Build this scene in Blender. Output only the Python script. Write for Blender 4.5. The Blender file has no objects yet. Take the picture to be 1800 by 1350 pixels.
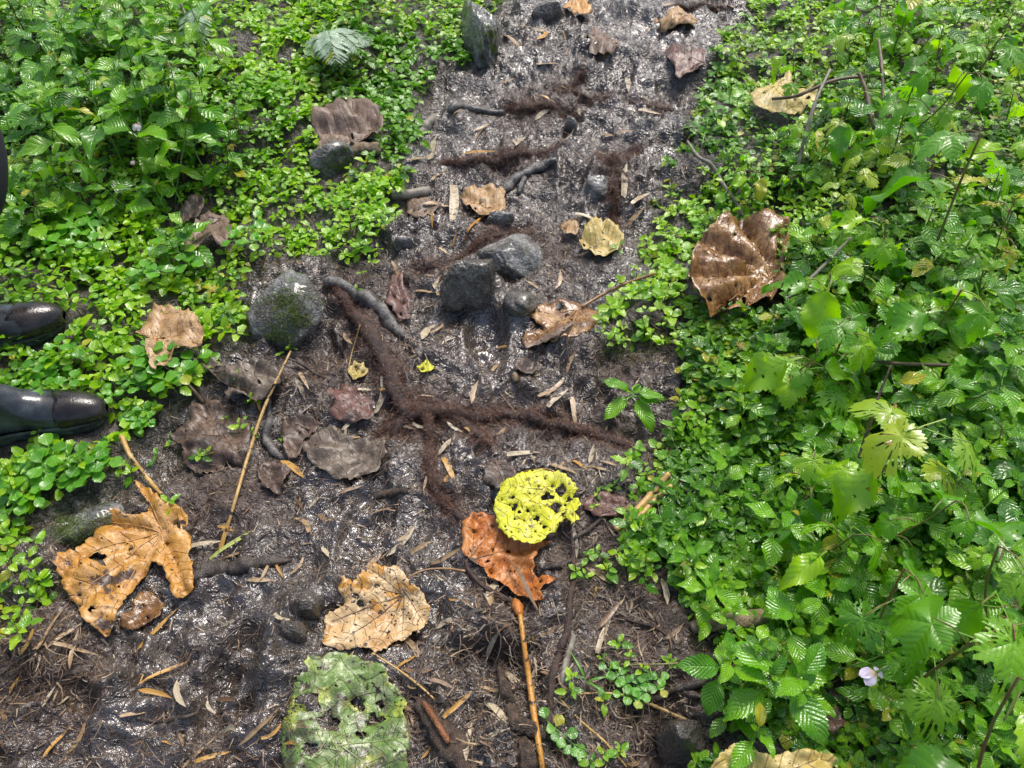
import bpy, bmesh, math, random
import numpy as np
from mathutils import Vector, Matrix
from mathutils.geometry import delaunay_2d_cdt

random.seed(7)
R = np.random.RandomState(11)
sc = bpy.context.scene
rad = math.radians

# ------------------------------------------------------------------ camera, light, exposure
CAM_H, PITCH, FPX = 1.5, 50.0, 1350.0
cam_d = bpy.data.cameras.new("camera")
cam_d.sensor_width = 36.0
cam_d.lens = 36.0 * FPX / 1800.0
cam_d.clip_start = 0.05
cam_d.clip_end = 200.0
cam_d.dof.use_dof = True
cam_d.dof.focus_distance = 1.9
cam_d.dof.aperture_fstop = 9.0
cam = bpy.data.objects.new("camera", cam_d)
cam.location = (0, 0, CAM_H)
cam.rotation_euler = (rad(90 - PITCH), 0, 0)
sc.collection.objects.link(cam)
sc.camera = cam

SUN_EL, SUN_ROT = 58.0, 25.0          # light comes from high ahead, slightly right
world = bpy.data.worlds.new("World")
sc.world = world
world.use_nodes = True
wn = world.node_tree.nodes
wl = world.node_tree.links
sky = wn.new("ShaderNodeTexSky")
sky.sky_type = 'NISHITA'
sky.sun_disc = False
sky.sun_elevation = rad(SUN_EL)
sky.sun_rotation = rad(SUN_ROT)
sky.air_density = 1.0
sky.dust_density = 4.0
sky.ozone_density = 1.0
wl.new(sky.outputs[0], wn["Background"].inputs[0])
wn["Background"].inputs[1].default_value = 0.09
sun_d = bpy.data.lights.new("sun", 'SUN')
sun_d.energy = 1.5
sun_d.angle = rad(20)
sun_d.color = (1.0, 0.96, 0.90)
sun = bpy.data.objects.new("sun", sun_d)
sun.rotation_euler = (rad(90 - SUN_EL), 0, rad(180 - SUN_ROT))
sc.collection.objects.link(sun)
sc.view_settings.view_transform = 'Standard'
sc.view_settings.look = 'None'
sc.view_settings.gamma = 1.0
sc.view_settings.use_curve_mapping = False
sc.view_settings.exposure = 1.16
sc.cycles.max_bounces = 6
sc.cycles.diffuse_bounces = 3
sc.cycles.glossy_bounces = 2
sc.cycles.transmission_bounces = 4
sc.cycles.use_denoising = True

# ------------------------------------------------------------------ small helpers
COL = sc.collection
def tag(o, label=None, cat=None, group=None, kind=None):
    if label: o["label"] = label
    if cat: o["category"] = cat
    if group: o["group"] = group
    if kind: o["kind"] = kind
    return o
def empty(name, loc, rz=0.0):
    o = bpy.data.objects.new(name, None)
    o.empty_display_size = 0.02
    o.location = loc
    o.rotation_euler = (0, 0, rz)
    COL.objects.link(o)
    return o
def link(name, me, parent=None, mat=None, M=None):
    o = bpy.data.objects.new(name, me)
    COL.objects.link(o)
    if parent is not None: o.parent = parent
    if mat is not None and len(me.materials) == 0: me.materials.append(mat)
    if M is not None: o.matrix_local = M
    return o
def mesh_np(name, V, F, uv=None, rnd=None, mat=None, smooth=True, extra=None):
    """V (n,3); F (m,k) one polygon size; uv (n,2) per vertex; rnd (n,) per vertex"""
    V = np.asarray(V, np.float32); F = np.asarray(F, np.int32)
    me = bpy.data.meshes.new(name)
    me.vertices.add(len(V)); me.vertices.foreach_set("co", V.ravel())
    k = F.shape[1]
    me.loops.add(F.size); me.loops.foreach_set("vertex_index", F.ravel())
    me.polygons.add(len(F))
    me.polygons.foreach_set("loop_start", np.arange(0, F.size, k, dtype=np.int32))
    me.polygons.foreach_set("loop_total", np.full(len(F), k, np.int32))
    if smooth: me.polygons.foreach_set("use_smooth", np.ones(len(F), bool))
    if uv is not None:
        l = me.uv_layers.new(name="uv")
        l.data.foreach_set("uv", np.asarray(uv, np.float32)[F.ravel()].ravel())
    if rnd is not None:
        a = me.attributes.new("rnd", 'FLOAT', 'POINT'); a.data.foreach_set("value", np.asarray(rnd, np.float32))
    for nm, arr in (extra or {}).items():
        a = me.attributes.new(nm, 'FLOAT', 'POINT'); a.data.foreach_set("value", np.asarray(arr, np.float32))
    me.update(calc_edges=True)
    if mat is not None: me.materials.append(mat)
    return me

# ------------------------------------------------------------------ noise
def _hash(ix, iy, s):
    h = (ix.astype(np.int64) * 374761393 + iy.astype(np.int64) * 668265263 + s * 974711) & 0xffffffff
    h = ((h ^ (h >> 13)) * 1274126177) & 0xffffffff
    h = (h ^ (h >> 16)) & 0xffffffff
    return h / 4294967295.0
def vnoise(x, y, s=0):
    x = np.asarray(x, float); y = np.asarray(y, float)
    ix = np.floor(x); iy = np.floor(y)
    fx = x - ix; fy = y - iy
    fx = fx * fx * fx * (fx * (fx * 6 - 15) + 10); fy = fy * fy * fy * (fy * (fy * 6 - 15) + 10)
    a = _hash(ix, iy, s); b = _hash(ix + 1, iy, s); c = _hash(ix, iy + 1, s); d = _hash(ix + 1, iy + 1, s)
    return (a * (1 - fx) + b * fx) * (1 - fy) + (c * (1 - fx) + d * fx) * fy
def fbm(x, y, s=0, o=4, g=0.5):
    t = 0; a = 1; n = 0
    for i in range(o):
        t = t + a * (vnoise(x * 2 ** i + 17.3 * i, y * 2 ** i - 9.1 * i, s + i) - 0.5) * 2; n += a; a *= g
    return t / n
def sstep(a, b, x):
    t = np.clip((np.asarray(x, float) - a) / (b - a), 0, 1)
    return t * t * (3 - 2 * t)

# ------------------------------------------------------------------ picture <-> ground (used only to measure where things stand)
cp, sp_ = math.cos(rad(PITCH)), math.sin(rad(PITCH))
def ray(u, v):
    a = (np.asarray(u, float) - 900) / FPX; b = (675 - np.asarray(v, float)) / FPX
    return a, cp + b * sp_, -sp_ + b * cp
def slope(x, y):
    """the trail climbs away from the camera in low root-held steps"""
    return (0.030 * sstep(1.05, 1.35, y) + 0.055 * sstep(1.95, 2.18, y + 0.12 * x) + 0.045 * sstep(2.48, 2.66, y)
            + 0.06 * sstep(2.7, 4.0, y))
def plane_xy(u, v, z=0.0):
    a, b, c = ray(u, v)
    t = (z - CAM_H) / c
    return a * t, b * t
def solve(u, v, hf, n=14):
    z = np.zeros_like(np.asarray(u, float) * 1.0)
    for i in range(n):
        x, y = plane_xy(u, v, z)
        z = z + 0.7 * (hf(x, y) - z)
    x, y = plane_xy(u, v, z)
    return x, y, hf(x, y)

PATH_PX = [(918,-140),(905,0),(880,40),(872,95),(835,120),(790,128),(765,160),(752,200),(742,240),(700,280),(688,330),(712,370),
    (690,430),(668,480),(610,492),(545,470),(440,485),(440,560),(458,618),(400,645),(392,690),(330,720),(290,770),(235,800),(205,870),(130,880),
    (60,930),(20,1010),(-10,1120),(-60,1260),(-120,1400),(-200,1600),(1270,1600),(1255,1400),(1245,1300),(1235,1210),(1215,1150),(1195,1085),(1150,1030),(1090,1000),
    (1075,930),(1110,880),(1135,800),(1150,740),(1195,690),(1185,645),(1145,612),(1075,605),(1045,575),(1090,545),(1135,500),
    (1120,450),(1140,400),(1168,340),(1190,270),(1200,200),(1235,140),(1270,70),(1340,0),(1430,-140)]
pp = np.array(PATH_PX, float)
px_, py_, _ = solve(pp[:, 0], pp[:, 1], slope)
POLY = np.stack([px_, py_], 1)
def sdist(x, y, poly=POLY):
    """signed distance to polygon, positive outside"""
    x = np.asarray(x, float); y = np.asarray(y, float)
    sh = x.shape; x = x.ravel(); y = y.ravel()
    best = np.full(x.shape, 1e9); inside = np.zeros(x.shape, bool)
    n = len(poly)
    for i in range(n):
        ax, ay = poly[i]; bx, by = poly[(i + 1) % n]
        dx, dy = bx - ax, by - ay
        t = np.clip(((x - ax) * dx + (y - ay) * dy) / (dx * dx + dy * dy + 1e-12), 0, 1)
        d = (x - ax - t * dx) ** 2 + (y - ay - t * dy) ** 2
        best = np.minimum(best, d)
        c = ((ay > y) != (by > y)) & (x < (bx - ax) * (y - ay) / (by - ay + 1e-12) + ax)
        inside ^= c
    d = np.sqrt(best)
    return np.where(inside, -d, d).reshape(sh)
def px_ground(u, v):
    x, y, z = solve(float(u), float(v), slope)
    return float(x), float(y)
def px_per_m(v):
    a, b, c = ray(900, v); t = -CAM_H / c
    return FPX / float(t)

# mounds and hollows in the mud: (u, v, radius px, height m)
LUMPS = [(535,1075,42,.030),(515,1125,34,.022),(500,1185,52,.026),(455,1300,55,.030),(390,1240,40,.022),(640,880,80,-.012),
    (300,1075,60,-.016),(860,590,60,-.014),(790,1060,60,.006),(845,490,70,.045),(905,540,55,.028),(1040,340,60,.030),
    (820,640,50,-.012),(700,930,90,-.010),(620,1240,90,-.014),(330,1150,60,.012),(180,1230,70,.016),(90,1140,60,.014),
    (1120,760,60,-.030),(1110,620,60,-.030),(560,620,60,-.02),(960,690,60,.016),(650,430,60,.03),(700,340,60,.03),
    (830,860,60,.012),(1000,1180,80,.010),(860,1300,80,.016),(760,1290,50,-.012),(1150,1290,60,-.02),(380,880,70,.012),
    (450,870,50,.01),(1180,70,60,.02),(1110,30,50,.02),(920,25,40,.02),(410,1180,26,-.02),(385,1210,26,-.022),(440,1250,30,-.025)]
LG = []
for (u, v, r, h) in LUMPS:
    gx, gy = px_ground(u, v)
    LG.append((gx, gy, r / px_per_m(v), h))

FP = [(*px_ground(u, v), rad(a), d) for (u, v, a, d) in ((400,1235,80,.022),(330,1130,60,.018),(640,930,75,.016),(860,610,95,.018),(150,1235,70,.016),(1090,700,100,.020),(1010,310,80,.018),(1090,130,85,.016),(830,1240,80,.016),(570,640,110,.016))]
xs = np.concatenate([-np.geomspace(28, 1.35, 26)[:-1], np.arange(-1.35, 1.40, 0.0058), np.geomspace(1.40, 28, 26)])
yy = [0.20]
while yy[-1] < 3.9: yy.append(yy[-1] + 0.0042 + 0.0022 * yy[-1])
ys = np.concatenate([-np.geomspace(25, 0.03, 22), [0.08, 0.14], np.array(yy), 3.9 + np.geomspace(0.03, 28, 26)])
GX, GY = np.meshgrid(xs, ys)
def height_raw(x, y):
    sd = sdist(x, y)
    z = slope(x, np.minimum(y, 4.0)) * 1.0
    right = sstep(-0.1, 0.3, x - 0.25 - 0.2 * (y - 1.2))
    out = sstep(0.0, 0.75, sd)
    z = z + out * (0.10 * right + 0.09 * (1 - right)) + 0.05 * sstep(0.8, 6, sd) * fbm(x * .6, y * .6, 60, 2)
    z = z + 0.022 * sstep(0.0, 0.08, sd)
    inn = 1 - sstep(-0.05, 0.25, sd)
    z = z + 0.024 * fbm(x * 3.2, y * 3.2, 3, 2)
    wx = x + 0.03 * fbm(x * 8, y * 8, 70, 2); wy = y + 0.03 * fbm(x * 8, y * 8, 71, 2)
    n1 = fbm(wx * 11, wy * 11, 5, 3)
    n2 = 1 - np.abs(fbm(wx * 26, wy * 26, 9, 3)) * 2
    n3 = 1 - np.abs(fbm(wx * 62, wy * 62, 19, 2)) * 2
    n4 = fbm(wx * 130, wy * 130, 29, 2)
    rough = 0.35 + 0.65 * sstep(-.35, .35, fbm(x * 4.1, y * 4.1, 44, 2))
    sm_ = np.abs(fbm(wx * 6.5 + .4 * wy, wy * 9, 83, 2)); sm_ = np.clip(1 - sm_ * 5.5, 0, 1) ** 1.5
    z = z + inn * (0.013 * sm_ * (.3 + vnoise(x * 2.3, y * 2.3, 84)) + 0.030 * n1)
    z = z + inn * rough * (0.018 * n1 + 0.015 * n2 + 0.0075 * n3 + 0.002 * n4) + (1 - inn) * 0.012 * n1
    for (gx, gy, an, dep) in FP:
        c_, s_ = math.cos(an), math.sin(an); a_ = (x - gx) * c_ + (y - gy) * s_; b_ = -(x - gx) * s_ + (y - gy) * c_
        b_ = b_ / (1 + .25 * np.sin(a_ * 14)); q_ = np.sqrt((a_ / .145) ** 2 + (b_ / .050) ** 2) + .10 * n1
        z = z - dep * (1 - sstep(.75, 1.05, q_)) + .45 * dep * np.exp(-((q_ - 1.18) / .16) ** 2) + .0022 * np.sin(a_ * 210) * (1 - sstep(.7, .95, q_))
    for (gx, gy, r, h) in LG:
        d2 = ((x - gx) ** 2 + (y - gy) ** 2) / (r * r)
        z = z + 1.45 * h * np.exp(-d2 * 1.6) * (1 + 0.5 * n1)
    return z, sd
GZ, GSD = height_raw(GX, GY)
def H(x, y):
    x = np.asarray(x, float); y = np.asarray(y, float)
    i = np.clip(np.searchsorted(xs, x) - 1, 0, len(xs) - 2); j = np.clip(np.searchsorted(ys, y) - 1, 0, len(ys) - 2)
    fx = np.clip((x - xs[i]) / (xs[i + 1] - xs[i]), 0, 1); fy = np.clip((y - ys[j]) / (ys[j + 1] - ys[j]), 0, 1)
    return (GZ[j, i] * (1 - fx) + GZ[j, i + 1] * fx) * (1 - fy) + (GZ[j + 1, i] * (1 - fx) + GZ[j + 1, i + 1] * fx) * fy
def SD(x, y):
    x = np.asarray(x, float); y = np.asarray(y, float)
    i = np.clip(np.searchsorted(xs, x) - 1, 0, len(xs) - 2); j = np.clip(np.searchsorted(ys, y) - 1, 0, len(ys) - 2)
    return GSD[j, i]
def G(u, v):
    x, y, z = solve(u, v, H, 18)
    return x, y, z
def Gp(u, v):
    x, y, z = G(float(u), float(v))
    return Vector((float(x), float(y), float(z)))
def ppm(u, v, z=0.0):
    a, b, c = ray(u, v); t = (z - CAM_H) / c
    return FPX / float(t)

# ------------------------------------------------------------------ labels that place a thing by its neighbours
LM = [("round mossy stone", 500, 550), ("big orange leaf", 225, 985), ("yellow-green holed leaf", 945, 890), ("tan spotted leaf", 660, 1075),
      ("pale green decayed leaf", 610, 1255), ("folded grey-brown leaf", 605, 800), ("large glossy brown leaf", 1290, 485), ("near boot toe", 190, 730),
      ("far boot toe", 118, 565), ("fuzzy root junction", 740, 730), ("grey rough rock", 900, 455), ("dark wet rock", 825, 505), ("tall mossy rock", 842, 70),
      ("low mossy stone", 130, 935), ("silvery fern", 580, 70), ("rolled brown leaf", 440, 670), ("orange petiole", 935, 1210), ("curled tan leaf", 1055, 425),
      ("tan crumpled leaf", 850, 355), ("five-leaved seedling", 1110, 705), ("white flower", 1528, 1188), ("pink flower", 195, 215),
      ("weathered log piece", 1275, 1102), ("bare grey root", 650, 540), ("yellow crumpled leaf", 1375, 178), ("brown curled leaf", 1350, 1335),
      ("mud mound", 530, 1090), ("big folded leaf", 615, 225), ("torn orange leaf", 890, 985), ("split log", 785, 1300), ("dark wet stone", 1195, 1300),
      ("yellow cane", 450, 790), ("wet brown leaf", 985, 570), ("crumpled brown leaf", 375, 770), ("frame top edge", 1150, -20), ("far fuzzy root", 1080, 185),
      ("root step", 880, 275), ("brown leaf pair", 370, 400), ("orange cupped leaf", 305, 600), ("reddish soft leaf", 610, 715), ("yellow lacy leaf", 1785, 350),
      ("hanging lobed vine", 1500, 560), ("broken twig tripod", 1410, 300), ("upper left corner", 0, 0), ("lower right corner", 1800, 1350),
      ("upper right corner", 1800, 0), ("lower left corner", 0, 1350), ("pale pine stick", 235, 10), ("mossy frond", 355, 95), ("grass blade pair", 130, 350),
      ("right frame edge middle", 1800, 700), ("long drooping leaf", 1730, 230), ("yellow-tipped shoot", 1520, 285), ("lacy green leaf", 1420, 630)]
USED = set()
def label_at(desc, u, v):
    order = sorted(LM, key=lambda l: (l[1] - u) ** 2 + (l[2] - v) ** 2)
    for (nm, lu, lv) in order:
        d = math.hypot(u - lu, v - lv); a = (math.degrees(math.atan2(-(v - lv), u - lu)) + 360) % 360
        dr = ["right of", "above and right of", "above", "above and left of", "left of", "below and left of", "below", "below and right of"][int((a + 22.5) // 45) % 8]
        ds = "just" if d < 70 else ("a little" if d < 130 else ("some way" if d < 230 else "far"))
        s = f"{desc} {ds} {dr} the {nm}"
        if s not in USED and len(s.split()) <= 16:
            USED.add(s); return s
    return desc + " in the dense growth"

# ------------------------------------------------------------------ materials
class NT:
    def __init__(s, name):
        s.m = bpy.data.materials.new(name); s.m.use_nodes = True
        s.t = s.m.node_tree; s.n = s.t.nodes; s.l = s.t.links
        s.p = s.n["Principled BSDF"]; s.out = s.n["Material Output"]
    def new(s, ty, **k):
        n = s.n.new(ty)
        for a, b in k.items(): setattr(n, a, b)
        return n
    def inp(s, n, i, v):
        if v is None: return
        if isinstance(v, bpy.types.NodeSocket): s.l.new(v, n.inputs[i])
        else:
            if isinstance(v, tuple) and len(v) == 3 and n.inputs[i].type == 'RGBA': v = (*v, 1)
            n.inputs[i].default_value = v
    def math(s, op, a, b=None, c=None, clamp=False):
        n = s.new("ShaderNodeMath", operation=op, use_clamp=clamp)
        s.inp(n, 0, a); s.inp(n, 1, b); s.inp(n, 2, c); return n.outputs[0]
    def noise(s, vec, scale, detail=3, rough=0.55, dist=0.0):
        n = s.new("ShaderNodeTexNoise"); s.inp(n, "Vector", vec); n.inputs["Scale"].default_value = scale
        n.inputs["Detail"].default_value = detail; n.inputs["Roughness"].default_value = rough; n.inputs["Distortion"].default_value = dist
        return n.outputs["Fac"]
    def voro(s, vec, scale, feature='F1', out="Distance"):
        n = s.new("ShaderNodeTexVoronoi", feature=feature); s.inp(n, "Vector", vec); n.inputs["Scale"].default_value = scale
        return n.outputs[out]
    def ramp(s, fac, stops, interp='LINEAR'):
        n = s.new("ShaderNodeValToRGB"); s.inp(n, 0, fac); e = n.color_ramp.elements; n.color_ramp.interpolation = interp
        while len(e) < len(stops): e.new(0.5)
        for i, (p, c) in enumerate(stops):
            e[i].position = p; e[i].color = (*c, 1) if isinstance(c, tuple) else (c, c, c, 1)
        return n.outputs[0]
    def mix(s, f, a, b, mode='MIX'):
        n = s.new("ShaderNodeMix", data_type='RGBA', blend_type=mode)
        s.inp(n, 0, f); s.inp(n, 6, a); s.inp(n, 7, b); return n.outputs[2]
    def bump(s, h, strength, dist, normal=None):
        n = s.new("ShaderNodeBump"); s.inp(n, "Height", h); n.inputs["Strength"].default_value = strength
        n.inputs["Distance"].default_value = dist
        if normal is not None: s.inp(n, "Normal", normal)
        return n.outputs[0]
    def geo(s): return s.new("ShaderNodeNewGeometry").outputs["Position"]
    def obj(s): return s.new("ShaderNodeTexCoord").outputs["Object"]
    def attr(s, nm): return s.new("ShaderNodeAttribute", attribute_name=nm).outputs["Fac"]
    def rand(s): return s.new("ShaderNodeObjectInfo").outputs["Random"]
    def uv(s):
        n = s.new("ShaderNodeSeparateXYZ"); s.l.new(s.new("ShaderNodeUVMap", uv_map="uv").outputs[0], n.inputs[0])
        return n.outputs[0], n.outputs[1]
    def set(s, **k):
        for a, v in k.items(): s.inp(s.p, a.replace("_", " "), v)
    def smooth(s, a, b, x):
        n = s.new("ShaderNodeMapRange", interpolation_type='SMOOTHSTEP'); s.inp(n, 0, x); s.inp(n, 1, a); s.inp(n, 2, b); return n.outputs[0]

def leaf_mat(name, cols, n_lat=8, k=0.7, quilt=1.0, rough=0.32, transl=0.35, vein=(0.22, 0.42, 0.05), vfac=0.35, spots=0.3, bleach=0.0, tcol=1.5):
    t = NT(name)
    u, v = t.uv()
    r = t.math('FRACT', t.math('ADD', t.attr("rnd"), t.rand()))
    base = t.ramp(r, [(.955 * i / (len(cols) - 1), c) for i, c in enumerate(cols)] + [(.985, (0.42, 0.40, 0.02))])
    av = t.math('ABSOLUTE', t.math('SUBTRACT', t.math('MULTIPLY', v, 2.0), 1.0))      # 0 at midrib, 1 at margin
    wob = t.noise(t.geo(), 60, 2)
    ph = t.math('SUBTRACT', t.math('MULTIPLY', u, float(n_lat)), t.math('MULTIPLY', av, k * n_lat * 0.35))
    ph = t.math('ADD', ph, t.math('MULTIPLY', wob, 0.25))
    tri = t.math('ABSOLUTE', t.math('SUBTRACT', t.math('MULTIPLY', t.math('FRACT', ph), 2.0), 1.0))   # 1 at vein
    lat = t.smooth(0.80, 1.0, tri)
    mid = t.smooth(0.09, 0.0, av)
    vn = t.math('MAXIMUM', lat, mid)
    cells = t.voro(t.geo(), 330)
    fine = t.noise(t.geo(), 260, 2)
    col = t.mix(t.math('MULTIPLY', vn, vfac), base, vein)
    blot = t.noise(t.geo(), 38, 3)
    col = t.mix(t.smooth(0.35, 0.75, blot), col, t.mix(0.35, col, (0.9, 1.0, 0.55), 'MULTIPLY'))
    if spots:
        sp = t.math('MULTIPLY', t.smooth(0.66, 0.72, t.noise(t.geo(), 95, 2)), spots)
        col = t.mix(sp, col, (0.10, 0.07, 0.02))
    if bleach:
        col = t.mix(t.math('MULTIPLY', t.smooth(0.5, 0.7, t.noise(t.geo(), 30, 3)), bleach), col, (0.45, 0.5, 0.35))
    h = t.math('SUBTRACT', t.math('MULTIPLY', t.math('POWER', t.math('SUBTRACT', 1.0, tri), 0.6), 1.0), t.math('MULTIPLY', mid, 0.8))
    h = t.math('ADD', h, t.math('MULTIPLY', cells, 0.35 * min(1, quilt)))
    nrm = t.bump(h, min(1.0, 0.75 * quilt), 0.0016 * quilt)
    drops = t.smooth(0.22, 0.0, t.voro(t.geo(), 150))
    nrm = t.bump(drops, 0.5, 0.0010, nrm)
    t.set(Base_Color=col, Roughness=t.math('ADD', rough - 0.12, t.math('MULTIPLY', fine, 0.25)), Normal=nrm)
    t.p.inputs["IOR"].default_value = 1.5
    t.p.inputs['Specular IOR Level'].default_value = .75; t.p.inputs['Coat Weight'].default_value = .22; t.p.inputs['Coat Roughness'].default_value = .10; t.l.new(nrm, t.p.inputs['Coat Normal'])
    tr = t.new("ShaderNodeBsdfTranslucent")
    tc = t.mix(1.0, col, (1.0 * tcol, 1.15 * tcol, 0.2 * tcol), 'MULTIPLY')
    t.inp(tr, 0, tc)
    ms = t.new("ShaderNodeMixShader"); ms.inputs[0].default_value = transl
    t.l.new(t.p.outputs[0], ms.inputs[1]); t.l.new(tr.outputs[0], ms.inputs[2]); t.l.new(ms.outputs[0], t.out.inputs[0])
    return t.m

M = {}
M['cover'] = leaf_mat("small_cover_leaf", [(0.046,0.161,0.0025),(0.101,0.291,0.0030),(0.173,0.392,0.0035),(0.264,0.492,0.0045),(0.355,0.552,0.0070),(0.173,0.381,0.0040)], 5, .8, .6, .30, .38, vfac=.22)
M['cover_dark'] = leaf_mat("deep_cover_leaf", [(0.036,0.142,0.0035),(0.067,0.214,0.0045),(0.126,0.322,0.0035),(0.219,0.441,0.0045),(0.101,0.262,0.0055)], 6, .8, .9, .26, .3, vfac=.2)
M['quilted'] = leaf_mat("quilted_serrate_leaf", [(0.084,0.273,0.0045),(0.135,0.368,0.0045),(0.203,0.452,0.0045),(0.119,0.322,0.0055)], 9, .9, 1.0, .26, .3, vfac=.3)
M['nettle'] = leaf_mat("crinkled_dark_leaf", [(0.036,0.154,0.0045),(0.076,0.238,0.0050),(0.126,0.334,0.0045),(0.203,0.417,0.0045)], 8, .9, 1.15, .24, .25, vfac=.25)
M['lobed'] = leaf_mat("lobed_vine_leaf", [(0.092,0.286,0.0055),(0.186,0.417,0.0045),(0.338,0.548,0.0050),(0.076,0.250,0.0070),(0.152,0.357,0.0045)], 7, .9, .65, .32, .4, vfac=.35, spots=.5)
M['smooth'] = leaf_mat("pointed_smooth_leaf", [(0.067,0.227,0.0045),(0.135,0.346,0.0050),(0.237,0.452,0.0055),(0.101,0.286,0.0045)], 6, .9, .9, .28, .35, vfac=.25)
M['clover'] = leaf_mat("clover_leaflet", [(0.08,0.26,0.02),(0.12,0.36,0.025),(0.17,0.42,0.03)], 5, .7, .5, .30, .4, vfac=.3)
M['fern_pale'] = leaf_mat("silvery_fern_pinna", [(0.20,0.30,0.20),(0.30,0.42,0.30),(0.24,0.36,0.24)], 8, .8, .6, .35, .2, vfac=.2, tcol=1.0)
M['fern_moss'] = leaf_mat("mossy_frond_pinna", [(0.05,0.08,0.015),(0.09,0.13,0.02),(0.07,0.10,0.02)], 6, .8, .6, .6, .2, vfac=.1)
M['yellow_leaf'] = leaf_mat("yellow_green_shoot_leaf", [(0.32,0.46,0.03),(0.42,0.50,0.04),(0.25,0.44,0.03)], 6, .9, .4, .32, .4, vfac=.2, spots=.6)
M['lacy_yellow'] = leaf_mat("yellow_dying_leaf", [(0.50,0.42,0.03),(0.42,0.38,0.03),(0.40,0.28,0.04)], 8, .9, .8, .4, .35, vfac=.2, spots=.8)

def stem_mat(name, c1, c2, scale=40, rough=0.45, bumpd=0.0008, spots=None, stretch=True):
    t = NT(name)
    n = t.noise(t.geo(), scale, 4, .6)
    col = t.mix(t.smooth(.3, .7, n), c1, c2)
    col = t.mix(t.math('MULTIPLY', t.rand(), 0.3), col, t.mix(1.0, col, (0.75, 0.8, 0.8), 'MULTIPLY'))
    if spots:
        col = t.mix(t.smooth(.56, .62, t.noise(t.geo(), 70, 4, .65)), col, spots)
    t.set(Base_Color=col, Roughness=rough, Normal=t.bump(t.noise(t.geo(), scale * 6, 3), .8, bumpd))
    return t.m
M['stem'] = stem_mat("green_stem", (0.10,0.22,0.04), (0.20,0.30,0.07), 30, .4)
M['stem_red'] = stem_mat("reddish_stem", (0.20,0.09,0.04), (0.16,0.18,0.05), 22, .4)
M['stem_brown'] = stem_mat("brown_twig", (0.09,0.055,0.032), (0.20,0.14,0.085), 50, .5)
M['stem_grey'] = stem_mat("grey_twig", (0.13,0.12,0.10), (0.30,0.26,0.20), 45, .55)
M['stem_tan'] = stem_mat("tan_cane", (0.38,0.23,0.07), (0.52,0.34,0.12), 60, .4, spots=(0.05,0.03,0.02))
M['stem_orange'] = stem_mat("orange_petiole", (0.40,0.17,0.025), (0.50,0.26,0.05), 40, .3, .002, spots=(0.03,0.02,0.015))
M['stem_orange2'] = stem_mat("brown_orange_petiole", (0.20,0.10,0.04), (0.34,0.19,0.08), 40, .38)
M['root_dark'] = stem_mat("wet_dark_root", (0.030,0.023,0.019), (0.09,0.068,0.055), 60, .25, .004)
M['root_grey'] = stem_mat("bare_grey_root", (0.06,0.055,0.05), (0.20,0.185,0.17), 45, .22, .004)
M['root_brown'] = stem_mat("reddish_brown_root", (0.030,0.018,0.014), (0.085,0.048,0.036), 65, .4, .005)
M['wood'] = stem_mat("weathered_wood", (0.13,0.09,0.05), (0.34,0.26,0.16), 60, .7, .008)
M['wood_split'] = stem_mat("dark_rotten_wood", (0.04,0.027,0.020), (0.15,0.10,0.07), 60, .4, .012)
M['wood_inner'] = stem_mat("orange_inner_wood", (0.30,0.11,0.035), (0.14,0.06,0.03), 45, .4, .006)
t = NT("brown_rootlet_fuzz")
r = t.math('FRACT', t.math('ADD', t.attr("rnd"), 0.0))
t.set(Base_Color=t.ramp(r, [(0, (0.018,0.008,0.005)), (.5, (0.070,0.027,0.015)), (.85, (0.15,0.062,0.034)), (1.0, (0.32,0.17,0.095))]), Roughness=.45)
M['fuzz'] = t.m
t = NT("litter_fibre")
r = t.attr("rnd")
t.set(Base_Color=t.ramp(r, [(0, (0.022,0.014,0.010)), (.45, (0.06,0.036,0.022)), (.75, (0.12,0.075,0.042)), (.93, (0.24,0.165,0.09)), (1.0, (0.42,0.32,0.19))]), Roughness=.45)
M['litter'] = t.m
t = NT("moss_tuft")
t.set(Base_Color=t.ramp(t.attr("rnd"), [(0, (0.05,0.09,0.012)), (.6, (0.12,0.18,0.02)), (1, (0.24,0.32,0.05))]), Roughness=.7)
M['moss'] = t.m
t = NT("fine_root_hair")
t.set(Base_Color=t.ramp(t.attr("rnd"), [(0, (0.09,0.05,0.03)), (1, (0.26,0.18,0.11))]), Roughness=.5)
M['hair'] = t.m

def straw_mat(name, c1, c2, c3):
    t = NT(name)
    u, v = t.uv()
    cb = t.new("ShaderNodeCombineXYZ"); t.inp(cb, 0, t.math('MULTIPLY', u, 1.2)); t.inp(cb, 1, t.math('MULTIPLY', v, 7.0)); t.inp(cb, 2, t.math('MULTIPLY', t.rand(), 50.0))
    st = t.noise(cb.outputs[0], 3.0, 4, .6)
    col = t.ramp(st, [(.25, c1), (.5, c2), (.75, c3)])
    dirt = t.smooth(.50, .66, t.noise(t.geo(), 70, 4, .65))
    col = t.mix(t.math('MULTIPLY', dirt, .85), col, (0.035,0.025,0.02))
    t.set(Base_Color=col, Roughness=t.math('ADD', .28, t.math('MULTIPLY', dirt, .2)), Normal=t.bump(st, .6, .0008))
    return t.m
M['straw_tan'] = straw_mat("tan_bamboo_leaf", (0.150,0.090,0.045), (0.315,0.210,0.105), (0.435,0.323,0.188))
M['straw_pale'] = straw_mat("pale_bamboo_leaf", (0.255,0.203,0.120), (0.435,0.360,0.240), (0.540,0.465,0.338))
M['straw_orange'] = straw_mat("orange_bamboo_leaf", (0.285,0.128,0.022), (0.450,0.240,0.045), (0.465,0.315,0.105))
M['straw_green'] = straw_mat("yellow_green_bamboo_leaf", (0.210,0.255,0.053), (0.338,0.390,0.090), (0.450,0.450,0.165))
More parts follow.
